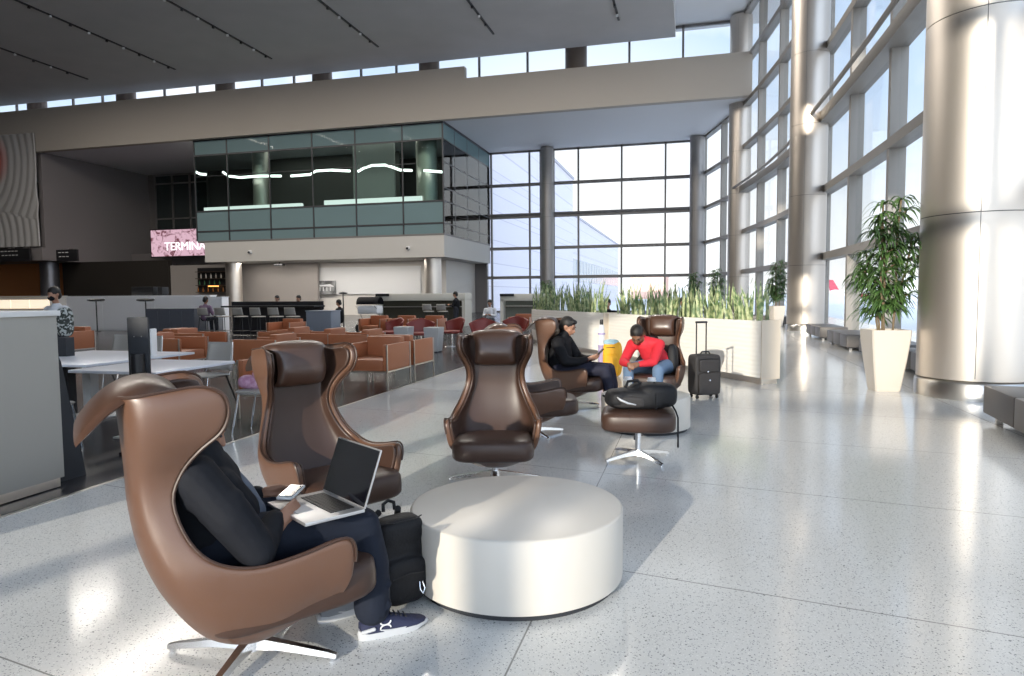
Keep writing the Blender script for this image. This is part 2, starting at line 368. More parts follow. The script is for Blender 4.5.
# ---- glass box room on the upper level
GX0, GX1, GY0, GY1 = -36.1, -16.26, 43.5, 54.4
t = thing('glass_room', 'upper level glass walled room hanging above the lounge', 'glass room', (0, 0, 0))
ZB = [5.66, 6.4, 7.9, 8.8, 10.53, 12.05, 13.3]
fx = [AT(p, 180, 'y', GY0).x for p in (196, 228, 270, 313, 356, 403, 443)]; fx[0] = GX0; fx[-1] = GX1
sy = [GY0, 45.8, 48.6, 51.5, GY1]
MB().prism([(GX0+.6, GY0), (GX1, GY0), (GX1, GY1), (GX0+.6, GY1)], 4.1, 5.6).out('base_band', mat('band_white', (.52, .50, .47), .8), t)
MB().prism([(GX0, GY0-.02), (GX1+.02, GY0-.02), (GX1+.02, GY1), (GX0, GY1)], 5.58, 5.70).out('floor_slab', FRAMEB, t)
fr = MB()
for x in fx: fr.box((x, GY0-.02, 9.5), (.09, .10, 7.6))
for y in sy[1:]: fr.box((GX1, y, 9.5), (.05, .07, 7.6))
for z in ZB[1:-1]:
    w = .11 if z in (6.4, 12.05, 7.9) else .05
    if z not in (10.53, 8.8): fr.box(((GX0+GX1)/2, GY0-.02, z), (GX1-GX0, .08, w))
    fr.box((GX1, (GY0+GY1)/2, z), (.08, GY1-GY0, .07))
fr.box(((GX0+GX1)/2, GY0-.02, 13.2), (GX1-GX0+.1, .12, .22)); fr.box((GX1, (GY0+GY1)/2, 13.2), (.12, GY1-GY0, .2))
fr.box((GX0+9, GY0-.02, 10.5), (17.8, .04, .04))
fr.out('frame', mat('near_black_frame', (.045, .045, .05), .4), t)
for i in range(6):
    for a, b, m in ((5.7, 7.9, GLASST), (7.9, 12.05, GLASSG), (12.05, 13.1, GLASST)):
        MB().box(((fx[i]+fx[i+1])/2, GY0, (a+b)/2), (fx[i+1]-fx[i]-.04, .03, b-a)).out('glass_panel', m, t, smooth=0)
for i in range(4):
    for a, b, m in ((5.7, 12.05, glass('side_glass', (.70, .80, .80), .35, refl=1.0) if 'side_glass' not in MATS else MATS['side_glass']), (12.05, 13.1, GLASST)):
        MB().box((GX1, (sy[i]+sy[i+1])/2, (a+b)/2), (.03, sy[i+1]-sy[i]-.04, b-a)).out('glass_panel', m, t, smooth=0)
DARKI = mat('dark_grey_interior', (.10, .095, .09), .8)  # dark grey for the inner walls
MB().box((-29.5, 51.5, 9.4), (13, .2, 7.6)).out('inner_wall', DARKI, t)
MB().box((-23.2, 47.2, 9.4), (3.4, .2, 7.4)).out('inner_wall', mat('inner_grey_wall', (.42, .42, .40), .8), t)
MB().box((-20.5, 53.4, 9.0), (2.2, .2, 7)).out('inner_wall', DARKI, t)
MB().cyl((-18.3, 45.6, 5.7), (-18.3, 45.6, 13.2), .75, n=32).out('inner_column', COLM, t)
MB().cyl((-32.2, 46.0, 5.7), (-32.2, 46.0, 13.2), .6, n=32).out('inner_column', COLM, t)
LAMP = mat('white_lamp_diffuser', (.9, .9, .9), .5, emit=((1, .98, .94), 5.5))
def ribbon(pts, y, r=.085):
    P = [AT(px, py, 'y', y) for px, py in pts]
    MB().tube(P, r, 8).out('lamp', LAMP, t)
ribbon([(196, 172), (200, 174), (206, 174.5)], 44.4)
ribbon([(223, 172), (228, 176), (240, 177.5), (260, 176), (281, 176)], 44.4)
ribbon([(291, 176), (310, 174.5), (316, 171), (330, 170), (350, 171)], 44.4)
ribbon([(358, 171.5), (364, 168), (372, 165.5), (385, 165), (392, 167), (400, 170), (412, 170.5)], 44.4)
ribbon([(424, 170.5), (443, 172)], 44.4)
lc = MB(); p = AT(205, 200, 'y', 44.8); q = AT(302, 197, 'y', 44.8); lc.box(((p.x+q.x)/2, 44.8, 8.20), (q.x-p.x, .3, .34)); lc.out('lamp', mat('glowing_white_strip', (.9, .9, .9), .5, emit=((1, .99, .96), 1.3)), t)  # emissive white strip low behind the glass
lc = MB(); p = AT(325, 197, 'y', 44.8); q = AT(422, 197, 'y', 44.8); lc.box(((p.x+q.x)/2, 44.8, 8.22), (q.x-p.x, .3, .5)); lc.out('lamp', MATS['glowing_white_strip'], t)
al = bpy.data.lights.new('room_fill', 'AREA'); al.shape = 'RECTANGLE'; al.size = 16; al.size_y = 4; al.energy = 260; al.color = (1, .96, .9)  # unseen fill light added to brighten the glass room's interior
ao = bpy.data.objects.new('room_fill', al); C.objects.link(ao); ao.parent = t; ao.location = (-26, 48.5, 13.1)
# ---- LED sign
t = thing('led_sign', 'pink video wall reading TERMINA beside the glass room', 'sign', (0, 0, 0))
a = AT(150.5, 230.5, 'y', 50); b = AT(212, 255, 'y', 50)
MB().box(((a.x+b.x)/2, 50.15, (a.z+b.z)/2), (b.x-a.x+.2, .2, a.z-b.z+.2)).out('housing', BLACKM, t)
m = bpy.data.materials.new('led_picture'); m.use_nodes = True; nt = m.node_tree; bs = nt.nodes['Principled BSDF']
tc = nt.nodes.new('ShaderNodeTexCoord'); n = nt.nodes.new('ShaderNodeTexNoise'); n.inputs['Scale'].default_value = 1.6; n.inputs['Detail'].default_value = 6; n.inputs['Distortion'].default_value = 1.5
r = nt.nodes.new('ShaderNodeValToRGB'); e = r.color_ramp.elements; e[0].color = (.16, .03, .05, 1); e[0].position = .36; e[1].color = (.85, .55, .66, 1); e[1].position = .5
nt.links.new(tc.outputs['Object'], n.inputs['Vector']); nt.links.new(n.outputs['Fac'], r.inputs['Fac']); nt.links.new(r.outputs['Color'], bs.inputs['Emission Color']); bs.inputs['Emission Strength'].default_value = .75; bs.inputs['Base Color'].default_value = (.02, .02, .02, 1)
MB().box(((a.x+b.x)/2, 50.03, (a.z+b.z)/2), (b.x-a.x, .04, a.z-b.z)).out('screen', m, t, smooth=0)
def text(s, size, loc, m, parent=None, rot=(PI/2, 0, 0), name='lettering', ext=.01, align='LEFT', yaw=None):
    cu = bpy.data.curves.new(name, 'FONT'); cu.body = s; cu.size = size; cu.extrude = ext; cu.align_x = align; cu.offset = 0
    tmp = bpy.data.objects.new('tmp', cu); C.objects.link(tmp); dg = bpy.context.evaluated_depsgraph_get()
    me = bpy.data.meshes.new_from_object(tmp.evaluated_get(dg)); bpy.data.objects.remove(tmp)
    me.materials.clear(); me.materials.append(m); o = bpy.data.objects.new(name, me); C.objects.link(o)
    o.location = loc; o.rotation_euler = rot
    if parent: o.parent = parent
    return o
c0 = AT(164.5, 250.5, 'y', 49.9)
text('TERMINAL', 1.02, c0, mat('lit_letters', (.9, .9, .9), .5, emit=((1, .95, 1), 1.0)), t, ext=.03)
# dark glazing above the sign
f = MB(); g = MB(); a = AT(150, 175, 'y', 53.8); b = AT(205, 229, 'y', 53.8)
for x in (a.x, (a.x*2+b.x)/3, (a.x+2*b.x)/3, b.x): f.box((x, 54.4, (a.z+b.z)/2), (.15, .2, a.z-b.z))
for z in (b.z, b.z+(a.z-b.z)*.22, a.z-.8, a.z): f.box(((a.x+b.x)/2, 54.4, z), (b.x-a.x, .2, .12))
o = f.out('window_8', FRAMEB, kind=S); MB().box(((a.x+b.x)/2, 54.45, (a.z+b.z)/2), (b.x-a.x, .04, a.z-b.z)).out('window_pane', mat('dark_glass', (.03, .04, .04), .1), o)
# ---- art wall: rippled relief
P = []; nx, nz = 120, 150
c1 = Vector((-56.5, 0, 12.0)); 
for j in range(nz+1):
    row = []
    for i in range(nx+1):
        x = -63 + 12.45*i/nx; z = 5.65 + 9.0*j/nz
        d1 = math.hypot((x+56.2)*1.0, (z-12.6)*.75); d2 = math.hypot((x+57.5), (z-6.2)*.8)
        h = .11*abs(math.sin(d1*4.6)) if d1 < d2*.95 else .11*abs(math.sin(d2*4.6+.5))
        row.append((x, 42.9-h, z))
    P.append(row)
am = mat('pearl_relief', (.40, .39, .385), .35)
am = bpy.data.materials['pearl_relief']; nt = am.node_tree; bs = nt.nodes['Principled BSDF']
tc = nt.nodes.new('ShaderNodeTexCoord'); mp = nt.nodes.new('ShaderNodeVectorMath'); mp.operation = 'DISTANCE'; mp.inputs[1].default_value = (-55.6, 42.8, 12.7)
rr = nt.nodes.new('ShaderNodeValToRGB'); rr.color_ramp.elements[0].color = (.62, .10, .07, 1); rr.color_ramp.elements[0].position = .25; rr.color_ramp.elements[1].color = (.40, .39, .385, 1); rr.color_ramp.elements[1].position = .62  # red glow put into the base colour, fading outward from one point
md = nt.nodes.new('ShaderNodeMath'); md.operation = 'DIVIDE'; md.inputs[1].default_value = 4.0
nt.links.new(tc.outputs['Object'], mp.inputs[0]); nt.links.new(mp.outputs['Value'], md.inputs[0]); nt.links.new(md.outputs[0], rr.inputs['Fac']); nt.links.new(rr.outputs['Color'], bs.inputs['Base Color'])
a = MB(); a.grid(P); o = a.out('relief_panel', am, smooth=60, mods=(('solid', .12, 1),)); tag(o, 'rippled pearl relief wall art with a painted red glow at far left', 'wall art')
# ---- hanging way-finding signs
for k, (p0, p1, q0, q1, lab, txt) in enumerate([(0, 31, 249, 261, 'wide black directory sign hanging at far left edge', 'Concourse A'), (57, 78, 250, 261, 'small black directory sign hanging left of the flank wall', 'Gates B')]):
    a = AT(p0, q0, 'y', 42.4); b = AT(p1, q1, 'y', 42.4); t = thing('hanging_sign', lab, 'sign', (0, 0, 0), group='black hanging signs')
    MB().box(((a.x+b.x)/2, 42.4, (a.z+b.z)/2), (b.x-a.x, .2, a.z-b.z), bev=.02).out('board', BLACKM, t)
    for u in (.25, .75): MB().cyl((a.x+(b.x-a.x)*u, 42.45, a.z), (a.x+(b.x-a.x)*u, 43.0, a.z+.1), .03).out('bracket', STEEL, t)
    g = MB()
    for r_ in range(2):
        for u in range(3+2*(k == 0)):
            g.box((a.x+.35+u*.36+.05*(r_), 42.29, a.z-.22-r_*.32), (.26-.05*((u+r_) % 2), .02, .05))
    g.out('marking', WHITE, t)
# framed picture on the lounge wall, hanging TV
t = thing('picture', 'black and white picture on the pale wall above the lounge', 'picture')
a = AT(309, 281, 'y', 47.0); b = AT(334.5, 294, 'y', 47.0)
MB().box(((a.x+b.x)/2, 47.18, (a.z+b.z)/2), (b.x-a.x, .1, a.z-b.z)).out('board', mat('picture_grey', (.10, .10, .10), .5, var=(1.7, (.35, .35, .35), .4, .6)), t)
g = MB(); w = b.x-a.x; z0 = b.z+.18
fnp = lambda p: Vector((a.x + p.x*w, 47.12 - p.z, z0 + p.y*(a.z-b.z)))
g.prism([(.05, .45), (.2, .62), (.45, .50), (.8, .58), (.95, .42), (.95, .36), (.5, .42), (.05, .38)], 0, .02, fnp)
for k in range(6): g.prism([(.1+k*.14, .05), (.13+k*.14, .05), (.13+k*.14, .34), (.1+k*.14, .34)], 0, .02, fnp)
g.out('print', WHITE, t)
t = thing('ceiling_speaker', 'small black box hung on a rod under the glass room', 'speaker')
a = AT(279.5, 265, 'y', 45.5); MB().cyl((a.x, 45.5, a.z), (a.x, 45.5, 4.1), .04).out('rod', BLACKM, t)
B('case', BLACKM, (a.x, 45.5, a.z), (.75, .4, .14), t, bev=.03)
for k, (px, py) in enumerate(((408, 248), (250, 252))):
    a = AT(px, py, 'y', 43.45); t = thing('camera_dome', ['white security camera on the pale band, right one', 'grey security camera on the pale band, left one'][k], 'security camera', a)
    MB().cyl((0, .05, 0), (0, -.12, 0), .14, .12).out('mount', WHITE, t); MB().ball((0, -.16, -.03), .09).out('lens', BLACKM, t)
# ------------------------------------------------------------ lounge chairs
#        Sy    Sz    Ex    Ey    Ez   bow
SH = [(.255, .215, .330, .320, .375, .9), (.185, .175, .352, .325, .49, .85), (.10, .135, .358, .28, .54, .85), (-.03, .10, .358, .12, .51, .85), (-.185, .17, .350, -.04, .495, .8),
      (-.31, .35, .33, -.17, .535, .7), (-.38, .52, .285, -.245, .62, .62), (-.41, .68, .240, -.28, .745, .52), (-.415, .80, .236, -.25, .84, .45), (-.42, .88, .262, -.195, .915, .40),
      (-.425, .95, .290, -.125, .98, .36), (-.43, 1.01, .302, -.10, 1.05, .34), (-.435, 1.06, .302, -.115, 1.112, .34), (-.44, 1.10, .290, -.165, 1.14, .34), (-.44, 1.115, .278, -.22, 1.142, .34)]
def shell_grid(nj, ni, t0=0, t1=1, lim=1.0, shift=0):
    P = []
    for j in range(nj+1):
        sy, sz, ex, ey, ez, a = interp(SH, t0+(t1-t0)*j/nj); D = []
        for i in range(241):
            th = -PI/2 + PI*i/240; s = math.sin(th); c = abs(math.cos(th))
            b = 1-c**a; D.append(Vector((ex*math.copysign(abs(s)**max(a, .45), s), sy+(ey-sy)*b, sz+(ez-sz)*b)))
        L = [0.0]
        for p, q in zip(D[:-1], D[1:]): L.append(L[-1]+(q-p).length)
        row = []; k = 0
        for i in range(ni+1):
            w = L[-1]*(.5+lim*(i/ni-.5))
            while k < 239 and L[k+1] < w: k += 1
            f = (w-L[k])/max(L[k+1]-L[k], 1e-9); row.append(D[k].lerp(D[k+1], min(max(f, 0), 1)))
        P.append(row)
    if shift:
        Q = [[None]*(ni+1) for _ in range(nj+1)]
        for j in range(nj+1):
            for i in range(ni+1):
                du = P[j][min(i+1, ni)] - P[j][max(i-1, 0)]; dv = P[min(j+1, nj)][i] - P[max(j-1, 0)][i]
                Q[j][i] = P[j][i] + du.cross(dv).normalized()*shift
        P = Q
    return P
def make_base(t, r, ztop, rot):
    MB().cyl((0, 0, .035), (0, 0, .085), .045, .036, 20).cyl((0, 0, .08), (0, 0, ztop), .026, n=20).out('post', ALU, t)
    for k in range(4):
        a = rot + k*PI/2; d = Vector((math.cos(a), math.sin(a), 0)); n = Vector((-d.y, d.x, 0)); P = []
        for u, w, z0, z1 in ((.02, .026, .04, .085), (.15, .020, .038, .066), (r-.04, .015, .018, .04), (r, .012, .014, .03)):
            c = d*u; P.append([c-n*w+Vector((0, 0, z0)), c-n*w*.75+Vector((0, 0, z1)), c+n*w*.75+Vector((0, 0, z1)), c+n*w+Vector((0, 0, z0))])
        m = MB(); V = m.grid(P, closeu=True); m._f(V[0]); m._f(V[-1][::-1]); m.cyl(tuple(d*(r-.02)), tuple(d*(r-.02)+Vector((0, 0, .02))), .013, n=10)
        m.out('leg', ALU, t, smooth=50)
def make_chair():
    t = thing('lounge_chair', 'x', 'chair')
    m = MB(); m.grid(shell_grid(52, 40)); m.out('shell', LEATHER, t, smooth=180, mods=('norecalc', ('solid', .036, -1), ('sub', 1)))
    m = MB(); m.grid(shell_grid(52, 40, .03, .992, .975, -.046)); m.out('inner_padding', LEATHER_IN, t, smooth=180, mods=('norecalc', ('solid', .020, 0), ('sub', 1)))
    # seam along the rim
    P = shell_grid(52, 40); rim = [r[0] for r in P[2:]] + P[-1][1:-1] + [r[-1] for r in reversed(P[2:])]
    MB().tube(rim, .006, 6).out('piping', LEATHER_IN, t)
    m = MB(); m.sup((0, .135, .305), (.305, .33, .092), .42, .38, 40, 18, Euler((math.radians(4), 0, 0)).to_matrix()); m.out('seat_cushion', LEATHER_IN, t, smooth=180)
    # neck pillow with the counterweight flap over the back
    prof = [(-.32, .885), (-.275, .92), (-.255, .98), (-.268, 1.06), (-.285, 1.11), (-.335, 1.135), (-.40, 1.13), (-.465, 1.095), (-.525, 1.035), (-.555, 1.0)]
    th = [.012, .04, .055, .05, .040, .034, .028, .024, .020, .010]
    rows = []
    for j, ((y, z), w) in enumerate(zip(prof, th)):
        a, b = Vector(prof[max(j-1, 0)]), Vector(prof[min(j+1, len(prof)-1)]); d = (b-a).normalized(); n = Vector((-d.y, d.x))
        if n.x > 0 and j < 4: pass
        row = []; W = (.165, .165, .165, .165, .175, .21, .24, .25, .25, .235)[j]; sag = (0, 0, 0, 0, .0, .012, .022, .028, .03, .03)[j]
        for i in range(25):
            u = -1+2*i/24; k = (1-abs(u)**4)**.5; row.append((u*W, y - n.x*w*k, z - n.y*w*k - sag*u*u))
        for i in range(24, -1, -1):
            u = -1+2*i/24; k = (1-abs(u)**4)**.5; row.append((u*W, y + n.x*w*.8*k, z + n.y*w*.8*k - sag*u*u))
        rows.append(row)
    fine = []
    for q in range(37):
        fine.append([tuple(interp([r[i] for r in rows], q/36)) for i in range(len(rows[0]))])
    m = MB(); V = m.grid(fine, closeu=True); m._f(V[0]); m._f(V[-1][::-1]); m.out('neck_pillow', mat('mid_brown_leather', (.075, .038, .025), .34, spec=.6, bump=(260, .06), coat=.1), t, smooth=60)
    make_base(t, .36, .15, math.radians(10)); return t
chair0 = make_chair()
CH = [((-1.705, 2.275), 47, 'brown leather wingback lounge chair nearest the camera, man with laptop seated in it'),
      ((-2.17, 3.66), -30, 'empty brown leather wingback chair behind the laptop, beside the orange armchairs'),
      ((-1.465, 4.98), -76, 'empty brown leather wingback chair facing the camera behind the large round table'),
      ((-1.57, 6.73), 15, 'brown leather wingback chair turned sideways directly behind the empty facing chair'),
      ((-1.47, 8.56), -10, 'brown leather wingback chair that the man in black sits in'),
      ((-.41, 9.1), -99, 'brown leather wingback chair that the man in red sits in')]
for k, (p, phi, lab) in enumerate(CH):
    c = chair0 if k == 0 else dup(chair0)
    c['label'] = lab; c['group'] = 'brown wingback lounge chairs'; c.location = (p[0], p[1], 0); c.rotation_euler = (0, 0, math.radians(phi-90))
    for l in c.children:
        if l.name.startswith('leg'): l.rotation_euler = (0, 0, math.radians((8, 30, 16, -50, 20, 15)[k]-(phi-90)-10))
def seatframe(k):
    p, phi, _ = CH[k]; return Matrix.Translation((p[0], p[1], 0)) @ Matrix.Rotation(math.radians(phi-90), 4, 'Z')
# ottoman
t = thing('ottoman', 'brown leather swivel ottoman carrying the black duffel backpack', 'ottoman', (-.43, 5.93, 0), math.radians(4))
MB().sup((0, 0, .362), (.318, .29, .094), .42, .36, 44, 18).out('cushion', LEATHER_IN, t, smooth=180)
make_base(t, .34, .29, math.radians(37))
# round tables
def round_table(x, y, r, h, lab):
    t = thing('round_table', lab, 'table', (x, y, 0))
    MB().lathe([(r-.03, .0), (r-.03, .03)], n=96).out('plinth', DGREY, t)
    MB().lathe([(r-.012, .03), (r-.002, .034), (r, .045), (r, h-.012), (r-.004, h-.004), (r-.014, h), (0.0005, h)], n=128).out('drum', CREAM, t, smooth=50)
round_table(-.86, 3.31, .545, .375, 'large cream round drum table in the foreground')
round_table(-.46, 7.36, .475, .37, 'cream round drum table behind the ottoman, before the seated men')
MB().cyl((-1.31, 3.02, .17), (-1.33, 3.008, .17), .008, n=10).out('power_button', ALU)
tag(bpy.data.objects['power_button'], 'tiny metal knob on the side of the large round table', 'knob')

# ------------------------------------------------------------ people
def hand(m, wrist, fwd, palm, side, s=1.0, curl=.6, thumb=1):
    """palm and five bent fingers; fwd pointing direction, palm = palm normal, side = towards the little finger"""
    W = Vector(wrist); f = Vector(fwd).normalized(); n = Vector(palm); n = (n - f*n.dot(f)).normalized(); sd = f.cross(n)*side
    m.chain([(W, .024*s), (W+f*.035*s, .026*s)], 10)
    for k in range(4):
        o = (k-1.5)*.019*s; base = W + f*.085*s + sd*o; L = (.072, .082, .076, .058)[3-k if side < 0 else k]*s
        m.chain([(W+f*.02*s+sd*o*.7, .015*s), (base, .0125*s)], 8)
        p = base; d = f.copy(); pr = [(p, .0105*s)]
        for q in range(3):
            d = (d + n*curl*(.5+.3*q)).normalized(); p = p + d*L*(.44, .32, .26)[q]; pr.append((p, (.0095, .0085, .0075)[q]*s))
        m.chain(pr, 8)
    tb = W + f*.03*s - sd*.022*s; td = (f*.6 - sd*.7*thumb + n*.3).normalized(); p1 = tb + td*.042*s; td2 = (f*.9 - sd*.15 + n*.45).normalized()
    m.chain([(W+f*.01*s, .018*s), (tb, .016*s), (p1, .012*s), (p1+td2*.03*s, .0105*s), (p1+td2*.052*s, .009*s)], 8)
def head(m, c, look, tilt=0, s=1.0):
    """face looking along look (2D angle, radians from local +y), tilt down; returns frame"""
    R = Matrix.Rotation(look, 3, 'Z') @ Matrix.Rotation(-tilt, 3, 'X'); c = Vector(c); T = lambda x, y, z: c + R @ Vector((x, y, z))*s
    e = R.to_euler()
    m.ball(T(0, -.012, .03), (.077*s, .097*s, .092*s), 20, 12, e); m.ball(T(0, .018, -.03), (.063*s, .078*s, .082*s), 18, 10, e)
    m.ball(T(0, .052, -.082), (.030*s, .028*s, .024*s), 12, 8, e)
    m.chain([(T(0, .088, .012), .009*s), (T(0, .108, -.022), .0135*s)], 8); m.ball(T(0, .094, -.052), (.024*s, .011*s, .009*s), 10, 6, e)
    m.ball(T(0, .078, .030), (.055*s, .020*s, .010*s), 12, 6, e)
    for q in (-1, 1):
        m.ball(T(q*.078, -.008, -.002), (.010*s, .020*s, .032*s), 10, 8, e); m.ball(T(q*.042, .055, -.022), (.024*s, .024*s, .024*s), 10, 8, e)
    return T, e
def face_bits(T, e, s, parent, hair='short', beard=False, skin=None):
    m = MB()
    for q in (-1, 1): m.ball(T(q*.031, .0865, .008), (.013*s, .006*s, .006*s), 10, 6, e)
    m.out('eyes', mat('eye_dark', (.02, .015, .012), .2), parent)
    m = MB()
    for q in (-1, 1): m.chain([(T(q*.018, .094, .034), .004*s), (T(q*.045, .084, .036), .0035*s)], 6)
    m.out('eyebrows', HAIR, parent)
    m = MB(); m.chain([(T(-.022, .098, -.054), .0035*s), (T(0, .104, -.0555), .0045*s), (T(.022, .098, -.054), .0035*s)], 6); m.out('lips', mat('lip_brown', (.22, .07, .055), .5), parent)
    h = MB(); h.ball(T(0, -.024, .046), (.086*s, .102*s, .092*s), 20, 12, e); h.ball(T(0, -.06, -.01), (.074*s, .062*s, .075*s), 16, 10, e)
    if hair == 'full': h.ball(T(0, .045, .095), (.062*s, .045*s, .030*s), 14, 8, e)
    h.out('hair', HAIR, parent, smooth=180, mods=(('remesh', .006, 2),))
    if beard:
        h = MB(); h.ball(T(0, .040, -.078), (.050*s, .050*s, .036*s), 14, 8, e); h.out('beard', HAIR, parent, smooth=180)
def shoe(m, heel, ang, L=.29, s=1.0):
    """sneaker upper; heel point on floor, ang direction"""
    d = Vector((math.sin(ang), math.cos(ang), 0)); n = Vector((d.y, -d.x, 0)); rows = []
    for u, w, h, zb in ((0, .028, .075, .035), (.03, .037, .088, .03), (.09, .040, .092, .028), (.14, .041, .085, .027), (.19, .046, .065, .026), (.24, .045, .05, .027), (.275, .034, .040, .03), (L, .012, .034, .032)):
        c = Vector(heel) + d*u; rows.append([c + n*w*math.cos(a) + Vector((0, 0, zb + (h-zb)*max(0, math.sin(a))**.7 if math.sin(a) > 0 else zb)) for a in [2*PI*i/20 for i in range(20)]])
    V = m.grid(rows, closeu=True); m._f(V[0][::-1]); m._f(V[-1]); return d, n
def sole(m, heel, ang, L=.30):
    d = Vector((math.sin(ang), math.cos(ang), 0)); n = Vector((d.y, -d.x, 0)); top = []; bot = []
    for k in range(28):
        a = 2*PI*k/28; u = .145 - .152*math.cos(a); w = (.047 if u > .15 else .042)*math.copysign(abs(math.sin(a))**.7, math.sin(a))
        c = Vector(heel)+d*u; top.append(c+n*w+Vector((0, 0, .040 if u < .08 else .032))); bot.append(c+n*w*.92+Vector((0, 0, .0+(.012 if u > .26 else 0))))
    V = m.grid([bot, [p+(q-p)*.5+ (q-Vector(heel)-d*.145)*.03 for p, q in zip(bot, top)], top], closeu=True); m._f(V[0][::-1]); m._f(V[-1])

# --- man with laptop (chair 1)
t = MB(); F1 = seatframe(0)
LOOK = math.radians(-8)
T, e = head(t, (-.02, -.165, .945), LOOK, math.radians(26))
t.chain([((0, -.20, .86), .058), ((0, -.175, .92), .055)]); t.chain([((0, -.22, .60), .11), ((0, -.225, .80), .12), ((0, -.2, .86), .06)])
t.chain([((-.18, -.2, .79), .05), ((-.27, -.03, .56), .04), ((-.15, .10, .605), .028)]); t.chain([((.18, -.2, .79), .05), ((.285, -.03, .53), .04), ((.16, .10, .585), .028)])
hand(t, (-.155, .09, .61), (.45, .85, .12), (.75, -.35, -.45), 1, 1.0, .55, thumb=-1); hand(t, (.175, .095, .592), (-.62, .75, .18), (-.6, -.45, -.3), 1, 1.0, .6, thumb=1)
t.chain([((-.09, -.12, .50), .08), ((-.12, .42, .49), .05), ((-.12, .36, .12), .035)]); t.chain([((.09, -.12, .50), .08), ((.11, .46, .49), .05), ((.11, .46, .12), .035)])
t.chain([((-.09, -.12, .50), .08), ((.09, -.12, .50), .08), ((0, -.22, .60), .11)])
P1 = t.out('person', SKIN1, smooth=180, mods=(('remesh', .0065, 1),)); P1.matrix_world = F1
tag(P1, 'man in dark jacket and navy trousers slumped in nearest chair using laptop', 'person')
face_bits(T, e, 1.0, P1, 'full')
j = MB(); j.chain([((0, -.14, .58), .165), ((0, -.185, .72), .172), ((0, -.20, .82), .13)], 18); j.chain([((.10, -.13, .72), .10), ((.06, -.06, .62), .10)], 14); j.chain([((-.10, -.13, .72), .10), ((-.06, -.06, .62), .10)], 14); j.chain([((-.17, -.2, .80), .082), ((.17, -.2, .80), .082)])
j.ball((0, -.16, .55), (.19, .16, .13), 18, 10)
for q in (-1, 1):
    E = (q*.285, -.02, .53 if q > 0 else .555); W = (q*.165 if q > 0 else -.16, .07, .592 if q > 0 else .608)
    j.chain([((q*.185, -.2, .80), .083), ((q*.26, -.10, .66), .080), (E, .068), (((E[0]+W[0])/2, (E[1]+W[1])/2, (E[2]+W[2])/2-.005), .056), (W, .042)], 14)
j.chain([((0, -.2, .88), .075), ((0, -.185, .91), .07)])
for q in (-1, 1):   # folds on the sleeves
    for k in range(4):
        z = .74-.055*k; j.chain([((q*(.20+.018*k), -.20+.05*k, z), .060), ((q*(.255+.013*k), -.10+.03*k, z-.02), .052)], 8)
j.out('jacket', JACKET, P1, smooth=180, mods=(('remesh', .008, 3),))
g = MB(); g.chain([((.0, -.125, .84), .045), ((.005, -.085, .77), .05), ((.02, -.02, .68), .05), ((.03, .02, .60), .05)], 12); g.out('knit_shirt', GFAB, P1, smooth=180, mods=(('remesh', .008, 2),))
j = MB()
j.chain([((.09, -.14, .50), .115), ((.11, .16, .512), .096), ((.12, .43, .49), .078)], 16); j.chain([((.12, .43, .485), .078), ((.12, .47, .32), .074), ((.12, .47, .13), .078)], 16)
j.chain([((-.09, -.14, .50), .115), ((-.11, .16, .51), .096), ((-.12, .40, .49), .076)], 16); j.chain([((-.12, .40, .485), .076), ((-.12, .38, .30), .070), ((-.12, .36, .13), .072)], 16)
for q, y in ((.12, .47), (-.12, .36)):
    for k in range(4): j.chain([((q-.055, y+.04, .13+.04*k), .022), ((q+.05, y+.05-.03*(k % 2), .145+.045*k), .020)], 6)
j.out('trousers', TROUSER, P1, smooth=180, mods=(('remesh', .008, 3),))
NAVY = mat('navy_mesh_knit', (.018, .022, .060), .7, bump=(200, .3)); SOLE = mat('grey_white_sole', (.52, .53, .55), .5)
for hx, hy, an in ((.115, .415, math.radians(5)), (-.125, .31, math.radians(-8))):
    s = MB(); d, n = shoe(s, (hx, hy, 0), an); up_ = s.out('shoe', NAVY if hx > 0 else mat('grey_mesh', (.22, .23, .25), .7), P1, smooth=60)
    s = MB(); sole(s, (hx, hy, 0), an); s.out('sole', SOLE, up_, smooth=60)
    s = MB(); h = Vector((hx, hy, 0))
    for k in range(4): c = h + d*(.13+.022*k) + Vector((0, 0, .09-.008*k)); s.chain([(c-n*.024, .0035), (c+n*.024, .0035)], 6)
    s.out('laces', WHITE if hx < 0 else DGREY, up_)
    if hx > 0:   # interlocking mark on the outer side of the shoe
        s = MB(); fn = lambda p: h + d*(.10+p.x) + n*(.0415+p.z) + Vector((0, 0, .058+p.y))
        for sg in (1, -1):
            pts = [(.0+ .022*math.cos(a), sg*(.013 - .013*abs(math.sin(a)))) for a in [PI*k/10 for k in range(11)]]
            for (x0, y0), (x1, y1) in zip(pts[:-1], pts[1:]): s.chain([(fn(Vector((x0, y0, 0))), .0032), (fn(Vector((x1, y1, 0))), .0032)], 6)
        s.out('emblem', WHITE, up_)
        s = MB(); s.chain([(h+d*.005+n*.03+Vector((0, 0, .04)), .008), (h+d*.05+n*.042+Vector((0, 0, .05)), .008)], 8); s.out('heel_counter', SOLE, up_)
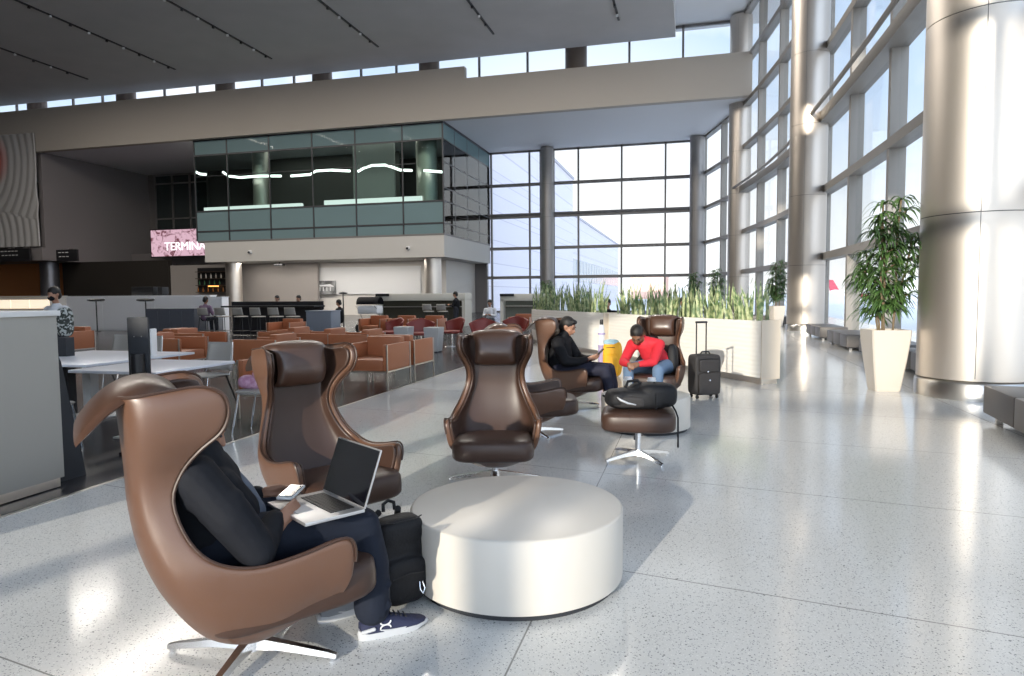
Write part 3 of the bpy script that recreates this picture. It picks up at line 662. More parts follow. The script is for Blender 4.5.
# laptop on his thighs
hl, hr = Vector((-.085, .335, .60)), Vector((.265, .395, .60)); ux = (hr-hl).normalized(); uy = Vector((-ux.y, ux.x, 0)); uy = -uy if uy.y > 0 else uy
t = thing('laptop', 'open silver laptop with black screen on the seated man\'s lap', 'laptop'); t.matrix_world = F1
MID = (hl+hr)/2; RZ = math.atan2(ux.y, ux.x)
cb = MID + uy*.125
B('base', mat('silver_aluminium', (.62, .62, .63), .35, .8), (cb.x, cb.y, .600), (.36, .25, .014), t, bev=.004, rot=(0, 0, RZ))
k = MB()
for r in range(6):
    for c in range(14):
        p = MID + uy*(.030+.0175*r) + ux*((c-6.5)*.0195); k.box((p.x, p.y, .6085), (.0165, .0145, .003), (0, 0, RZ))
k.out('keyboard', BLACKM, t, smooth=0)
p = MID + uy*.190; B('trackpad', mat('grey_glass_pad', (.5, .5, .51), .25), (p.x, p.y, .6078), (.10, .07, .0015), t, rot=(0, 0, RZ))
LT = math.radians(-20)
lid = B('lid', MATS['silver_aluminium'], (0, 0, 0), (.36, .007, .238), t, bev=.003); lid.location = MID + Vector((0, 0, .006)); lid.rotation_euler = (LT, 0, RZ)
for v in lid.data.vertices: v.co.z += .119
sc = MB(); sc.box((0, -.0045, .119), (.350, .003, .226)); so = sc.out('screen', mat('black_glass_screen', (.004, .004, .006), .08, spec=.6), lid)
# phone held in both hands
t = thing('phone', 'smartphone with white bumper case held by the man with laptop', 'phone'); t.matrix_world = F1
B('case', WHITE, (0, .175, .645), (.068, .13, .012), t, bev=.005, rot=(math.radians(8), 0, math.radians(50)))
B('screen', MATS['black_glass_screen'], (.003, .175, .6525), (.056, .104, .003), t, rot=(math.radians(8), 0, math.radians(50)))

# --- man in black (chair 5)
F5 = seatframe(4) @ Matrix.Translation((0, -.06, -.03)); t = MB(); T, e = head(t, (-.02, .00, 1.06), math.radians(0), math.radians(24), 1.0)
t.chain([((0, -.05, .93), .055), ((-.01, -.02, .99), .052)]); t.chain([((0, -.12, .60), .11), ((0, -.09, .82), .12), ((0, -.05, .93), .06)])
for q in (-1, 1):
    t.chain([((q*.18, -.08, .86), .05), ((q*.24, .08, .62), .04), ((q*.08, .30, .66), .026)])
    t.chain([((q*.09, -.08, .50), .08), ((q*.10, .52, .53), .05), ((q*.09, .58, .15), .035)])
    hand(t, (q*.075, .31, .665), (-q*.35, .8, .25), (-q*.7, 0, .5), q, 1.0, .5, thumb=1)
P2 = t.out('person', SKIN1, smooth=180, mods=(('remesh', .009, 1),)); P2.matrix_world = F5
tag(P2, 'man in black jacket seated in profile reading his phone near the planter', 'person')
face_bits(T, e, 1.0, P2, 'full')
j = MB(); j.chain([((0, -.10, .56), .16), ((0, -.10, .70), .16), ((0, -.08, .86), .12)], 16); j.chain([((-.17, -.07, .87), .08), ((.17, -.07, .87), .08)]); j.chain([((0, -.05, .95), .07), ((0, -.03, .975), .066)])
for q in (-1, 1): j.chain([((q*.19, -.07, .86), .08), ((q*.25, .06, .64), .068), ((q*.17, .19, .63), .058), ((q*.10, .28, .655), .042)], 12)
j.out('jacket', BLACKF, P2, smooth=180, mods=(('remesh', .011, 3),))
j = MB()
for q in (-1, 1): j.chain([((q*.09, -.08, .50), .11), ((q*.10, .22, .53), .09), ((q*.10, .53, .53), .076), ((q*.09, .58, .33), .068), ((q*.09, .57, .15), .068)], 14)
j.out('trousers', mat('black_navy_cotton', (.012, .013, .030), .8), P2, smooth=180, mods=(('remesh', .011, 3),))
for q in (-1, 1): s = MB(); shoe(s, (q*.10, .50, .03), 0); s.out('shoe', BLACKM, P2)
t = thing('phone', 'black smartphone held up by the man in black', 'phone'); t.matrix_world = F5
B('body', BLACKM, (0, .43, .735), (.075, .016, .15), t, bev=.004, rot=(math.radians(-42), 0, 0)); 

# --- man in red (chair 6), leaning forward over his knees
F6 = seatframe(5) @ Matrix.Translation((-.06, 0, -.01)); t = MB(); T, e = head(t, (.255, .36, .93), math.radians(8), math.radians(48), 1.0)
t.chain([((.21, .24, .85), .056), ((.24, .31, .90), .055)]); t.chain([((.05, -.02, .56), .13), ((.13, .10, .72), .125), ((.20, .22, .84), .07)])
sh = {-1: (.00, .20, .80), 1: (.36, .17, .79)}; el = {-1: (.02, .45, .60), 1: (.42, .40, .58)}; wr = {-1: (.17, .62, .58), 1: (.30, .60, .575)}
for q in (-1, 1): t.chain([(sh[q], .05), (el[q], .04), (wr[q], .027)])
hand(t, wr[-1], (.5, .8, -.1), (.6, -.3, -.3), 1, 1.0, .6, -1); hand(t, wr[1], (-.4, .85, -.1), (-.6, -.3, -.3), 1, 1.0, .6, 1)
t.chain([((-.06, .0, .50), .08), ((-.04, .46, .50), .05), ((-.04, .46, .12), .035)]); t.chain([((.12, .0, .50), .08), ((.34, .44, .50), .05), ((.34, .42, .12), .035)])
P3 = t.out('person', SKIN2, smooth=180, mods=(('remesh', .009, 1),)); P3.matrix_world = F6
tag(P3, 'man in bright red top and jeans leaning forward over his knees', 'person')
face_bits(T, e, 1.0, P3, 'short', beard=True)
j = MB(); j.chain([((.04, -.02, .55), .155), ((.12, .10, .70), .155), ((.19, .19, .80), .115)], 16); j.chain([(sh[-1], .078), ((.19, .2, .83), .085), (sh[1], .078)], 14); j.chain([((.20, .22, .86), .066), ((.215, .25, .875), .06)])
for q in (-1, 1): j.chain([(sh[q], .076), ((Vector(sh[q])+Vector(el[q]))/2, .068), (el[q], .060), ((Vector(el[q])+Vector(wr[q]))/2, .050), (tuple(Vector(wr[q])*.9+Vector(el[q])*.1), .038)], 12)
j.out('jersey', REDF, P3, smooth=180, mods=(('remesh', .010, 3),))
j = MB(); j.chain([((-.06, .0, .50), .11), ((-.05, .24, .51), .088), ((-.04, .46, .50), .074), ((-.04, .47, .32), .066), ((-.04, .46, .12), .066)], 14)
j.chain([((.12, .0, .50), .11), ((.24, .24, .51), .088), ((.34, .44, .50), .074), ((.34, .45, .32), .066), ((.34, .43, .12), .066)], 14); j.out('jeans', DENIM, P3, smooth=180, mods=(('remesh', .010, 3),))
for x, y in ((-.04, .40), (.34, .37)): s = MB(); shoe(s, (x, y, 0), 0); s.out('shoe', DGREY, P3)
# dark bag wedged beside him
m = MB(); m.sup((-.13, -.07, .61), (.06, .12, .18), .55, .5, 28, 16, Euler((.2, .1, 0)).to_matrix())
o = m.out('shoulder_bag', NYLON, smooth=180); o.matrix_world = F6; tag(o, 'dark bag wedged beside the man in red on his chair', 'bag')

# ------------------------------------------------------------ bags and luggage
# black backpack on the floor against the big table
t = thing('backpack', 'slim black backpack standing on floor against large round table', 'backpack', (-1.335, 2.87, 0), math.radians(52))
m = MB(); m.sup((0, 0, .205), (.13, .085, .205), .6, .6, 30, 18); m.sup((0, -.07, .13), (.11, .05, .11), .5, .5, 24, 12); m.sup((0, -.02, .35), (.115, .07, .07), .6, .5, 24, 12)
m.out('body', NYLON, t, smooth=180, mods=(('remesh', .008, 2),))
MB().tube([(-.03, .07, .42), (-.028, .075, .455), (0, .078, .468), (.028, .075, .455), (.03, .07, .42)], .009, 8).out('handle', NYLON, t)
for q in (-1, 1): MB().tube([(q*.05, .075, .42), (q*.07, .12, .38), (q*.085, .135, .28), (q*.09, .12, .16), (q*.1, .08, .06)], .016, 8).out('strap', NYLON, t)
MB().tube([(-.08, -.118, .16), (0, -.128, .175), (.08, -.118, .16)], .003, 6).out('zipper', NYLOND, t)
MB().tube([(-.12, -.03, .40), (-.06, -.085, .41), (.06, -.085, .41), (.12, -.03, .40)], .003, 6).out('zipper', NYLOND, t)
MB().tube([(.07, -.12, .12), (.075, -.135, .09), (.06, -.14, .07), (.05, -.135, .09), (.055, -.12, .12)], .0035, 6).out('clip', ALU, t)
# duffel backpack on the ottoman
t = thing('duffel_backpack', 'large black duffel backpack lying on the brown ottoman', 'bag', (-.40, 5.93, .452), math.radians(8))
m = MB(); m.sup((-.02, 0, .09), (.27, .15, .092), .6, .7, 36, 18); m.sup((-.19, -.03, .085), (.13, .13, .085), .7, .8, 28, 14, Euler((0, .15, .3)).to_matrix()); m.sup((.13, -.01, .125), (.17, .13, .105), .6, .6, 28, 14, Euler((0, .06, 0)).to_matrix()); m.sup((-.02, .02, .15), (.10, .09, .07), .8, .8, 20, 10); m.chain([((-.26, .05, .05), .03), ((-.31, .02, .07), .018)])
m.out('body', NYLON, t, smooth=180, mods=(('remesh', .010, 3),))
m = MB(); m.sup((-.12, -.125, .075), (.14, .035, .05), .5, .6, 24, 12); m.out('pocket', NYLOND, t, smooth=180)
MB().tube([(-.22, -.162, .12), (-.19, -.172, .095), (-.13, -.176, .07), (-.06, -.170, .055)], .010, 8, rs=[.004, .012, .011, .006]).out('reflector', mat('silver_reflector', (.5, .5, .5), .3, .6), t)
MB().tube([(-.14, 0, .18), (-.12, 0, .235), (-.04, 0, .245), (.0, 0, .20)], .013, 8).out('handle', NYLON, t)
MB().tube([(.10, -.05, .235), (.11, -.12, .19), (.11, -.15, .10), (.11, -.13, .01)], .008, 6).out('strap', NYLON, t)
MB().tube([(.24, -.08, .06), (.275, -.13, .00), (.29, -.17, -.05), (.29, -.19, -.30)], .008, 6).out('strap', NYLON, t)
MB().tube([(-.10, -.15, .03), (-.13, -.22, .0), (-.12, -.33, -.03), (-.115, -.335, -.06)], .001, 6).out('strap', NYLON, t)
MB().tube([(-.22, .06, .02), (-.30, .08, .08), (-.34, .07, .10)], .010, 6).out('strap', NYLON, t)
MB().tube([(-.05, .19, -.1), (-.06, .17, -.2), (-.05, .18, -.32)], .008, 6).out('strap', NYLON, t)
# paper cups
for k, px in enumerate((628, 651.5)):
    p = AT(px, 384, 'y', 7.15); t = thing('paper_cup', ['paper cup with white lid at the red man\'s hands', 'white lidded paper cup with green sleeve right of the other cup'][k], 'cup', (p.x, 7.15, .371), 0, 'paper cups on the far round table')
    t.scale = (1.1, 1.1, 1.12); MB().lathe([(.030, 0), (.041, .15)], n=28).out('cup', mat('cup_paper', (.70, .66, .58), .6), t)
    MB().lathe([(.035, .045), (.040, .10)], n=28).out('sleeve', mat('green_paper', (.04, .16, .09), .6) if k else mat('kraft_paper', (.35, .22, .12), .7), t)
    MB().lathe([(.043, .148), (.044, .158), (.038, .162), (.037, .178), (.034, .182), (.001, .180)], n=28).out('lid', WHITE, t)
# yellow backpack and slim bundle near the planter
p = AT(612.5, 366, 'y', 11.9); t = thing('backpack', 'bright yellow backpack standing behind the table between the two men', 'backpack', (p.x, 11.9, 0), math.radians(-12))
z0 = .12
m = MB(); m.sup((0, 0, .31), (.165, .11, .31), .45, .55, 30, 18); m.out('body', YELLOW, t, smooth=180)
m = MB(); m.sup((0, -.09, .25), (.13, .05, .15), .5, .5, 24, 12); m.out('pocket', YELLOW, t, smooth=180)
m = MB(); m.sup((-.02, -.01, .60), (.13, .09, .055), .7, .6, 24, 12); m.out('top_lid', mat('pale_blue_nylon', (.35, .55, .65), .6), t, smooth=180)
MB().tube([(-.13, -.06, .5), (-.05, -.125, .52), (.05, -.125, .52), (.13, -.06, .5)], .005, 6).out('zipper', BLACKM, t)
p = AT(601.5, 370, 'y', 12.2); t = thing('rolled_bundle', 'tall slim white and lavender bundle standing beside the yellow backpack', 'bundle', (p.x, 12.2, 0))
LAV = mat('lavender_nylon', (.36, .30, .50), .6)
MB().lathe([(.055, 0), (.06, .03), (.06, .50)], n=20).out('lower_sleeve', LAV, t); MB().lathe([(.054, .5), (.052, .84), (.04, .90)], n=20).out('upper_sleeve', mat('pale_nylon', (.66, .68, .72), .6), t)
MB().lathe([(.030, .90), (.034, .93), (.030, .99), (.012, 1.0)], n=16).out('cap', BLACKM, t)
for z in (.5, .72): MB().lathe([(.066, z), (.07, z+.015), (.066, z+.03)], n=16).out('strap', LAV, t)
# suitcase
t = thing('suitcase', 'charcoal rolling suitcase with raised handle beside the red man\'s chair', 'suitcase', (.20, 9.68, 0), math.radians(28))
W, D, Hh = .40, .25, .56
m = MB(); m.sup((0, 0, .05+Hh/2), (W/2, D/2, Hh/2), .22, .28, 44, 22); m.out('body', NYLOND, t, smooth=180)
m = MB(); m.sup((0, -D/2-.01, .21), (W/2-.04, .03, .15), .25, .25, 32, 14); m.out('front_pocket', NYLOND, t, smooth=180)
m = MB(); m.sup((0, -D/2-.006, .46), (W/2-.05, .024, .085), .3, .3, 32, 14); m.out('front_pocket', NYLOND, t, smooth=180)
for q in (-1, 1): MB().tube([(q*.075, D/2-.035, .58), (q*.075, D/2-.035, 1.04)], .010, 8).out('pull_rod', BLACKM, t)
MB().box((0, D/2-.035, 1.05), (.18, .03, .03), bev=.01).out('pull_grip', BLACKM, t)
MB().tube([(-.07, -.02, .615), (-.05, -.02, .645), (.05, -.02, .645), (.07, -.02, .615)], .010, 8).out('carry_handle', BLACKM, t)
for x in (-1, 1):
    for y in (-1, 1): MB().cyl((x*.15-.012, y*.085, .028), (x*.15+.012, y*.085, .028), .027, n=16).out('wheel', BLACKM, t)
for x, z in ((-.03, .38), (.0, .26)): MB().sup((x, -D/2-.036, z), (.012, .006, .012), .6, .6, 10, 6).out('badge', ALU, t)
for z in (.335, .55): MB().tube([(-.16, -D/2-.012, z), (0, -D/2-.022, z+.012), (.16, -D/2-.012, z)], .004, 6).out('zipper', BLACKM, t)
# ------------------------------------------------------------ left side: long counter, tables, armchairs
t = thing('service_counter', 'big grey foreground counter at the left edge', 'counter', (-5.2, 2.6, 0))
B('body', mat('warm_grey_laminate', (.36, .345, .31), .5), (0, -.2, .70), (1.1, 3.3, 1.24), t, bev=.004)
B('top', mat('white_solid_surface', (.72, .72, .71), .35), (0, -.2, 1.34), (1.14, 3.34, .04), t, bev=.006)
B('kick_plate', STEEL, (0, -.2, .075), (1.06, 3.26, .13), t)
def fnx(p): return Vector((p.z, p.x, p.y))
MB().prism([(1.47, 0), (1.78, 0), (1.60, .95), (1.50, 1.20), (1.47, 1.20)], -.50, .40, fnx).out('end_fin', DGREY, t)
# sanitizer totem
p = AT(142, 400, 'y', 5.6)
t = thing('sanitizer_stand', 'dark tall sanitizer stand with white dispenser between the two white tables', 'stand', (-4.99, 5.18, 0), math.radians(14))
B('panel', DGREY, (0, 0, .98), (.20, .03, .58), t, bev=.012); MB().cyl((.01, -.05, .02), (.01, -.05, .93), .06, n=24).out('bin', BLACKM, t); B('foot', BLACKM, (0, 0, .012), (.30, .30, .024), t, bev=.01)
MB().box((.095, .07, 1.03), (.03, .10, .26), bev=.012).out('dispenser', WHITE, t); B('drip_tray', WHITE, (.09, .07, .895), (.07, .12, .02), t)
for q in (-1, 1): MB().cyl((q*.035, -.017, 1.09), (q*.035, -.014, 1.09), .004, n=8).out('screw', STEEL, t)
def ctable(x0, x1, y0, y1, lab, h=.74):
    t = thing('dining_table', lab, 'table', ((x0+x1)/2, (y0+y1)/2, 0), 0, 'white topped lounge tables'); w, d = x1-x0, y1-y0
    B('top', WTOP, (0, 0, h-.015), (w, d, .03), t, bev=.006); B('pedestal', mat('off_white_post', (.55, .55, .54), .5), (0, 0, h/2), (.12, .12, h-.05), t); B('foot', mat('off_white_post', (.5,)*3), (0, 0, .012), (.6, .6, .02), t, bev=.006)
ctable(-5.98, -4.92, 5.3, 6.45, 'white topped table right of the sanitizer stand')
ctable(-7.9, -6.25, 5.75, 7.4, 'white topped table left of the sanitizer stand')
def side_chair():
    t = thing('side_chair', 'x', 'chair')
    P = []
    for j in range(9):
        s = j/8; z = .50+.36*s; w = .215-.02*s; P.append([(x*w, -.20-.06*s+.03*(1-x*x)*-1, z) for x in [-1+2*i/10 for i in range(11)]])
    MB().surf(P).out('backrest', GSEAT, t, smooth=60, mods=(('solid', .014, 0),))
    MB().sup((0, .02, .455), (.225, .225, .016), .5, .35, 28, 8).out('seat', GSEAT, t, smooth=60)
    for q in (-1, 1):
        MB().tube([(q*.215, .26, 0), (q*.20, .18, .44), (q*.20, -.17, .445), (q*.195, -.23, .52), (q*.19, -.27, .86)], .011, 8).out('frame', ALU if q > 0 else ALU, t)
        MB().tube([(q*.23, -.30, 0), (q*.205, -.12, .44)], .011, 8).out('leg', BLACKM, t)
    return t
sc0 = side_chair()
for k, (x, y, rz, lab) in enumerate([(-4.42, 6.25, 100, 'grey plastic chair at the right end of the nearer white table, pink bag on it'), (-6.0, 7.3, 175, 'grey chair behind the white table, right of the sanitizer stand'),
        (-8.9, 8.6, 170, 'grey chair behind the far white table, left one'), (-8.1, 8.4, 178, 'grey chair behind the far white table, right one'), (-5.9, 4.9, 0, 'grey chair in front of the white table beside the counter fin'), (-7.1, 5.2, 10, 'grey chair tucked under the far white table')]):
    c = sc0 if k == 0 else dup(sc0)
    c['label'] = lab; c['group'] = 'grey side chairs at the white tables'; c.location = (x, y, 0); c.rotation_euler = (0, 0, math.radians(rz))
m = MB(); m.sup((0, 0, .07), (.15, .10, .07), .7, .6, 24, 12, Euler((.1, .1, .4)).to_matrix()); m.sup((.07, .02, .12), (.07, .07, .09), .7, .7, 20, 10)
o = m.out('pink_bag', mat('pink_fabric', (.36, .17, .27), .8, var=(20, (.5, .3, .42), .4, .6)), smooth=180, loc=(-4.55, 6.25, .465)); tag(o, 'crumpled pink bag lying on the grey chair seat', 'bag')
# ---- orange box armchairs
def armchair():
    t = thing('box_armchair', 'x', 'chair'); w, d = .76, .86
    for q in (-1, 1): B('arm_panel', TAN, (q*(w/2-.035), 0, .50), (.07, d, .40), t, bev=.012)
    MB().box((0, .06, .385), (w-.15, d-.14, .17), bev=.03).out('seat', TAN, t); MB().box((0, -d/2+.09, .60), (w-.15, .17, .38), bev=.03).out('backrest', TAN, t)
    B('base_panel', TAN, (0, 0, .30), (w-.02, d-.02, .03), t)
    for q in (-1, 1):
        for s in (-1, 1): B('leg', STEEL, (q*(w/2+.004), s*(d/2+.004), .35), (.02, .02, .70), t)
        B('rail', STEEL, (q*(w/2+.004), 0, .285), (.02, d, .02), t)
    B('rail', STEEL, (0, d/2+.004, .285), (w, .02, .02), t)
    return t
ac0 = armchair()
# rz 180: faces the camera
AC = [(-4.86, 9.85, 180, 'orange leather box armchair facing us at the carpet edge, front of the row'), (-4.86, 10.90, 0, 'orange leather box armchair back to back with the front one'), (-4.82, 7.30, 180, 'orange armchair half hidden behind the wingback chair near the laptop'),
      (-7.4, 10.6, 90, 'orange armchair turned sideways left of the front facing one'), (-6.5, 12.3, 90, 'orange armchair in the middle row, right'), (-7.5, 12.6, 90, 'orange armchair in the middle row, second from right'),
      (-8.6, 13.0, 90, 'orange armchair in the middle row, third from right'), (-9.4, 10.6, -90, 'orange armchair showing its long side left of the big wingback chair'),
      (-10.2, 12.2, -90, 'orange armchair beyond the sanitizer stand, right of it'), (-11.1, 12.2, 90, 'orange armchair beyond the sanitizer stand, directly right of it'),
      (-13.9, 12.3, 180, 'orange armchair in the left group, right end'), (-14.9, 12.3, 180, 'orange armchair in the left group, second from right'), (-15.9, 12.3, 180, 'orange armchair in the left group, third from right'), (-16.9, 12.3, 180, 'orange armchair in the left group, left end'),
      (-11.6, 17.6, 180, 'orange armchair in the far row near the dark bar'), (-10.2, 20.6, 180, 'far orange armchair left of the red chairs, first'), (-9.2, 20.6, 180, 'far orange armchair left of the red chairs, second'), (-8.2, 20.6, 180, 'far orange armchair left of the red chairs, third'), (-5.6, 22.5, 180, 'far orange armchair right of the red chairs')]
for k, (x, y, rz, lab) in enumerate(AC):
    c = ac0 if k == 0 else dup(ac0)
    c['label'] = lab; c['group'] = 'orange box armchairs'; c.location = (x, y, 0); c.rotation_euler = (0, 0, math.radians(rz))
# ---- oxblood swivel chairs
def red_chair():
    t = thing('swivel_chair', 'x', 'chair'); P = []
    for j in range(11):
        s = j/10; row = []
        for i in range(17):
            th = -1.35 + 2.7*i/16; r = .30+.10*s; row.append((r*math.sin(th), -r*math.cos(th)*.85, .42+.42*s*(1-.35*abs(th)/1.35)))
        P.append(row)
    MB().surf(P).out('shell', RED, t, smooth=60, mods=(('solid', .03, 0),)); MB().sup((0, 0, .42), (.29, .27, .05), .5, .6, 28, 10).out('seat', RED, t, smooth=180)
    MB().cyl((0, 0, .02), (0, 0, .38), .03).out('post', ALU, t); MB().lathe([(.24, 0), (.23, .015), (.03, .03)], n=32).out('foot', ALU, t); return t
rc0 = red_chair()
for k, (px, y, rz, lab) in enumerate([(391, 17.5, 150, 'oxblood red swivel chair, leftmost of the red group'), (421, 17.0, 200, 'oxblood red swivel chair in the middle behind the orange armchairs'), (452, 18.0, 150, 'oxblood red swivel chair left of the dark wing chair head'), (484, 17.2, 200, 'oxblood red swivel chair just behind the facing wingback chair'), (515, 19.0, 180, 'oxblood red swivel chair left of the planters')]):
    p = AT(px, 340, 'y', y); c = rc0 if k == 0 else dup(rc0); c['label'] = lab; c['group'] = 'oxblood swivel chairs'; c.location = (p.x, y, 0); c.rotation_euler = (0, 0, math.radians(rz))
for k, (px, y) in enumerate(((404, 16.4), (434, 16.2))):
    p = AT(px, 340, 'y', y); t = thing('side_table', ['small white block table between red chairs, left', 'small white block table between red chairs, right'][k], 'table', (p.x, y, 0), 0, 'white block side tables')
    B('block', mat('dull_white_block', (.48, .48, .48), .5), (0, 0, .33), (.42, .42, .62), t, bev=.02, taper=.8); B('base', DGREY, (0, 0, .01), (.3, .3, .02), t)
# ---- dark bar with stools
a = AT(223, 310, 'y', 21.5); b = AT(316, 310, 'y', 21.5)
t = thing('bar_counter', 'long dark bar behind the row of taupe stools', 'counter', ((a.x+b.x)/2, 21.6, 0)); BW = b.x-a.x
B('top', BLACKM, (0, .15, 1.10), (BW, .75, .06), t, bev=.01); B('screen', mat('near_black_panel', (.02, .02, .024), .5), (0, .42, 1.13), (BW, .05, .30), t); B('front_panel', mat('near_black_panel', (.02,)*3), (0, .4, .55), (BW-.1, .1, 1.05), t)
def stool():
    t = thing('bar_stool', 'x', 'stool'); P = []
    for j in range(6):
        s = j/5; P.append([(x*(.22-.02*s), -.17-.05*s-.04*(1-x*x), .82+.26*s) for x in [-1+2*i/8 for i in range(9)]])
    MB().surf(P).out('backrest', GSEAT, t, smooth=60, mods=(('solid', .02, 0),)); MB().sup((0, 0, .76), (.21, .20, .025), .5, .5, 24, 8).out('seat', GSEAT, t, smooth=60)
    for q in (-1, 1):
        for s in (-1, 1): MB().tube([(q*.22, s*.22, 0), (q*.16, s*.16, .75)], .012, 6).out('leg', BLACKM, t)
    MB().tube([(-.2, -.2, .26), (.2, -.2, .26), (.2, .2, .26), (-.2, .2, .26), (-.2, -.2, .26)], .01, 6).out('footrest', STEEL, t); return t
st0 = stool()
for k, px in enumerate((207, 224, 241.5, 259, 277, 293.5, 429, 443)):
    y = 20.6 if k < 6 else 27.5; p = AT(px, 330, 'y', y); c = st0 if k == 0 else dup(st0)
    c['label'] = ['taupe bar stool the brown shirted man sits on', 'taupe bar stool, second from the left', 'taupe bar stool, third from the left', 'taupe bar stool, fourth from the left', 'taupe bar stool, fifth from the left', 'taupe bar stool at the right end of the dark bar',
                  'cream bar stool before the far olive counter, left of two', 'cream bar stool before the far olive counter, right of two'][k]
    c['group'] = 'taupe bar stools'; c.location = (p.x, y, 0); c.rotation_euler = (0, 0, 0)
# grey cabinet right of the bar, two-tone low cabinets
def cabinet(name, lab, px0, px1, py0, y, m, dep=.6, h=None, top=None, cat='cabinet', doors=2):
    a = AT(px0, py0, 'y', y); b = AT(px1, py0, 'y', y); h = h or (a.z+b.z)/2
    t = thing(name, lab, cat, ((a.x+b.x)/2, y+dep/2, 0)); w = b.x-a.x
    B('body', m, (0, 0, h/2), (w, dep, h), t, bev=.006); B('top', top or m, (0, 0, h+.015), (w+.04, dep+.04, .03), t, bev=.005)
    for k in range(doors): B('door', m, (-w/2+w*(k+.5)/doors, -dep/2-.008, h*.5), (w/doors-.02, .016, h-.12), t)
    return t
BLUEG = mat('blue_grey_laminate', (.24, .27, .32), .5)
cabinet('cabinet', 'pale blue grey cabinet at right end of the dark bar', 306, 331, 311.5, 19.6, BLUEG, doors=1)
cabinet('cabinet', 'slate grey low cabinets right of the sanitizer stand', 146, 194, 309.5, 20.5, mat('slate_laminate', (.11, .12, .145), .5), doors=4)
cabinet('partition', 'long white partition counter at far left under the dark shop fronts', 52, 210, 296.4, 24.5, mat('white_partition', (.86, .86, .88), .5), dep=.4, cat='partition', doors=3)
cabinet('partition', 'white stepped partition end beside the dark bar', 196, 222, 297.5, 23.4, MATS['white_partition'], dep=.4, cat='partition', doors=1)
cabinet('serving_counter', 'long serving counter with glowing cream front at the left edge', -60, 48, 297.5, 13.0, mat('taupe_counter', (.42, .38, .33), .5), dep=.5, cat='counter', doors=2)
t = bpy.data.objects['serving_counter']; a = AT(-10, 300, 'y', 12.9); b = AT(47.5, 308.5, 'y', 12.9)
for k in range(3): B('light_panel', mat('lit_cream', (.9, .8, .65), .5, emit=((1, .82, .60), .75)), (a.x+(b.x-a.x)*(k+.5)/3-t.location.x, 12.96-t.location.y, (a.z+b.z)/2), ((b.x-a.x)/3-.03, .03, a.z-b.z), t)
# olive counters in the distance
OL = mat('olive_laminate', (.07, .065, .045), .5)
for (x0, x1, y, lab, px_) in ((376, 465, 30.0, 'far counter with dark olive front under the white lounge wall', 0), (500, 548, 31.0, 'far counter with grey olive front left of the planter greenery', 1)):
    a = AT(x0, 296, 'y', y); b = AT(x1, 296, 'y', y); t = thing('service_counter', lab, 'counter', ((a.x+b.x)/2, y+.5, 0)); w = b.x-a.x
    B('hood', mat('cream_panel', (.58, .56, .50), .6), (0, 0, AT(x0, 294.5, 'y', y).z-.14), (w, 1.0, .34), t, bev=.01); B('front', OL if not px_ else mat('olive_grey', (.17, .18, .15), .5), (0, .2, .62), (w-.3, .5, 1.2), t)
    for q in (-1, 1): B('post', MATS['cream_panel'], (q*(w/2-.08), 0, .62), (.16, 1.0, 1.24), t)
    B('worktop', STEEL, (0, -.2, .92), (w-.34, .5, .04), t)
    MB().box((-w/2+.35, -.52, AT(x0, 294.5, 'y', y).z-.03), (.7, .08, .13), bev=.02).out('label_plate', BLACKM, t)
# T shaped dark lamps
for k, (px, py, y, lab) in enumerate(((96, 300, 23.6, 'black mushroom table lamp before the white partition, left one'), (145.5, 300, 23.0, 'black mushroom table lamp above the sanitizer stand'), (343, 293, 24, 'small black mushroom lamp near the seated person in black'))):
    p = AT(px, py, 'y', y); t = thing('mushroom_lamp', lab, 'lamp', (p.x, y, 0), 0, 'black mushroom lamps'); z = p.z
    MB().cyl((0, 0, .02), (0, 0, z), .025, n=10).out('pole', BLACKM, t); MB().lathe([(.16, 0), (.15, .025), (.03, .03)], n=24).out('base', BLACKM, t)
    MB().lathe([(.20, z-.06), (.33, z-.03), (.34, z+.02), (.30, z+.05), (.001, z+.06)] if k < 2 else [(.12, z-.04), (.2, z), (.001, z+.05)], n=32).out('shade', BLACKM, t)
# bottle shelf and bar glow under the screen
t = thing('back_bar', 'dark back bar shelves with warm lit bottles under the video wall', 'shelf'); a = AT(196, 268, 'y', 46.5); b = AT(226, 292, 'y', 46.5); w = b.x-a.x
B('back_panel', BLACKM, ((a.x+b.x)/2, 46.7, (a.z+b.z)/2), (w, .1, a.z-b.z), t)
for k in range(4): B('shelf', mat('dark_wood', (.05, .03, .02), .5), ((a.x+b.x)/2, 46.5, b.z+(a.z-b.z)*k/3.6), (w, .3, .05), t)
B('lamp_strip', mat('amber_glow', (.9, .4, .1), .5, emit=((1, .45, .12), 2.2)), ((a.x+b.x)/2+.25, 46.45, b.z+.50), (w*.35, .06, .12), t)
random.seed(5)
for k in range(16):
    x = a.x + .2 + (w-.4)*k/15; z = b.z+(a.z-b.z)*((k % 3)/3.6)+.03; m = MB(); m.lathe([(.05, 0), (.055, .02), (.055, .22), (.02, .30), (.02, .38)], n=10)
    o = m.out('bottle', mat(['amber_glass', 'green_glass', 'clear_bottle'][k % 3], [(.35, .13, .03), (.04, .12, .05), (.5, .45, .4)][k % 3], .15), loc=(x, 46.42, z)); tag(o, 'small bottle standing on the back bar shelf', 'bottle', 'bottles on the back bar shelves')
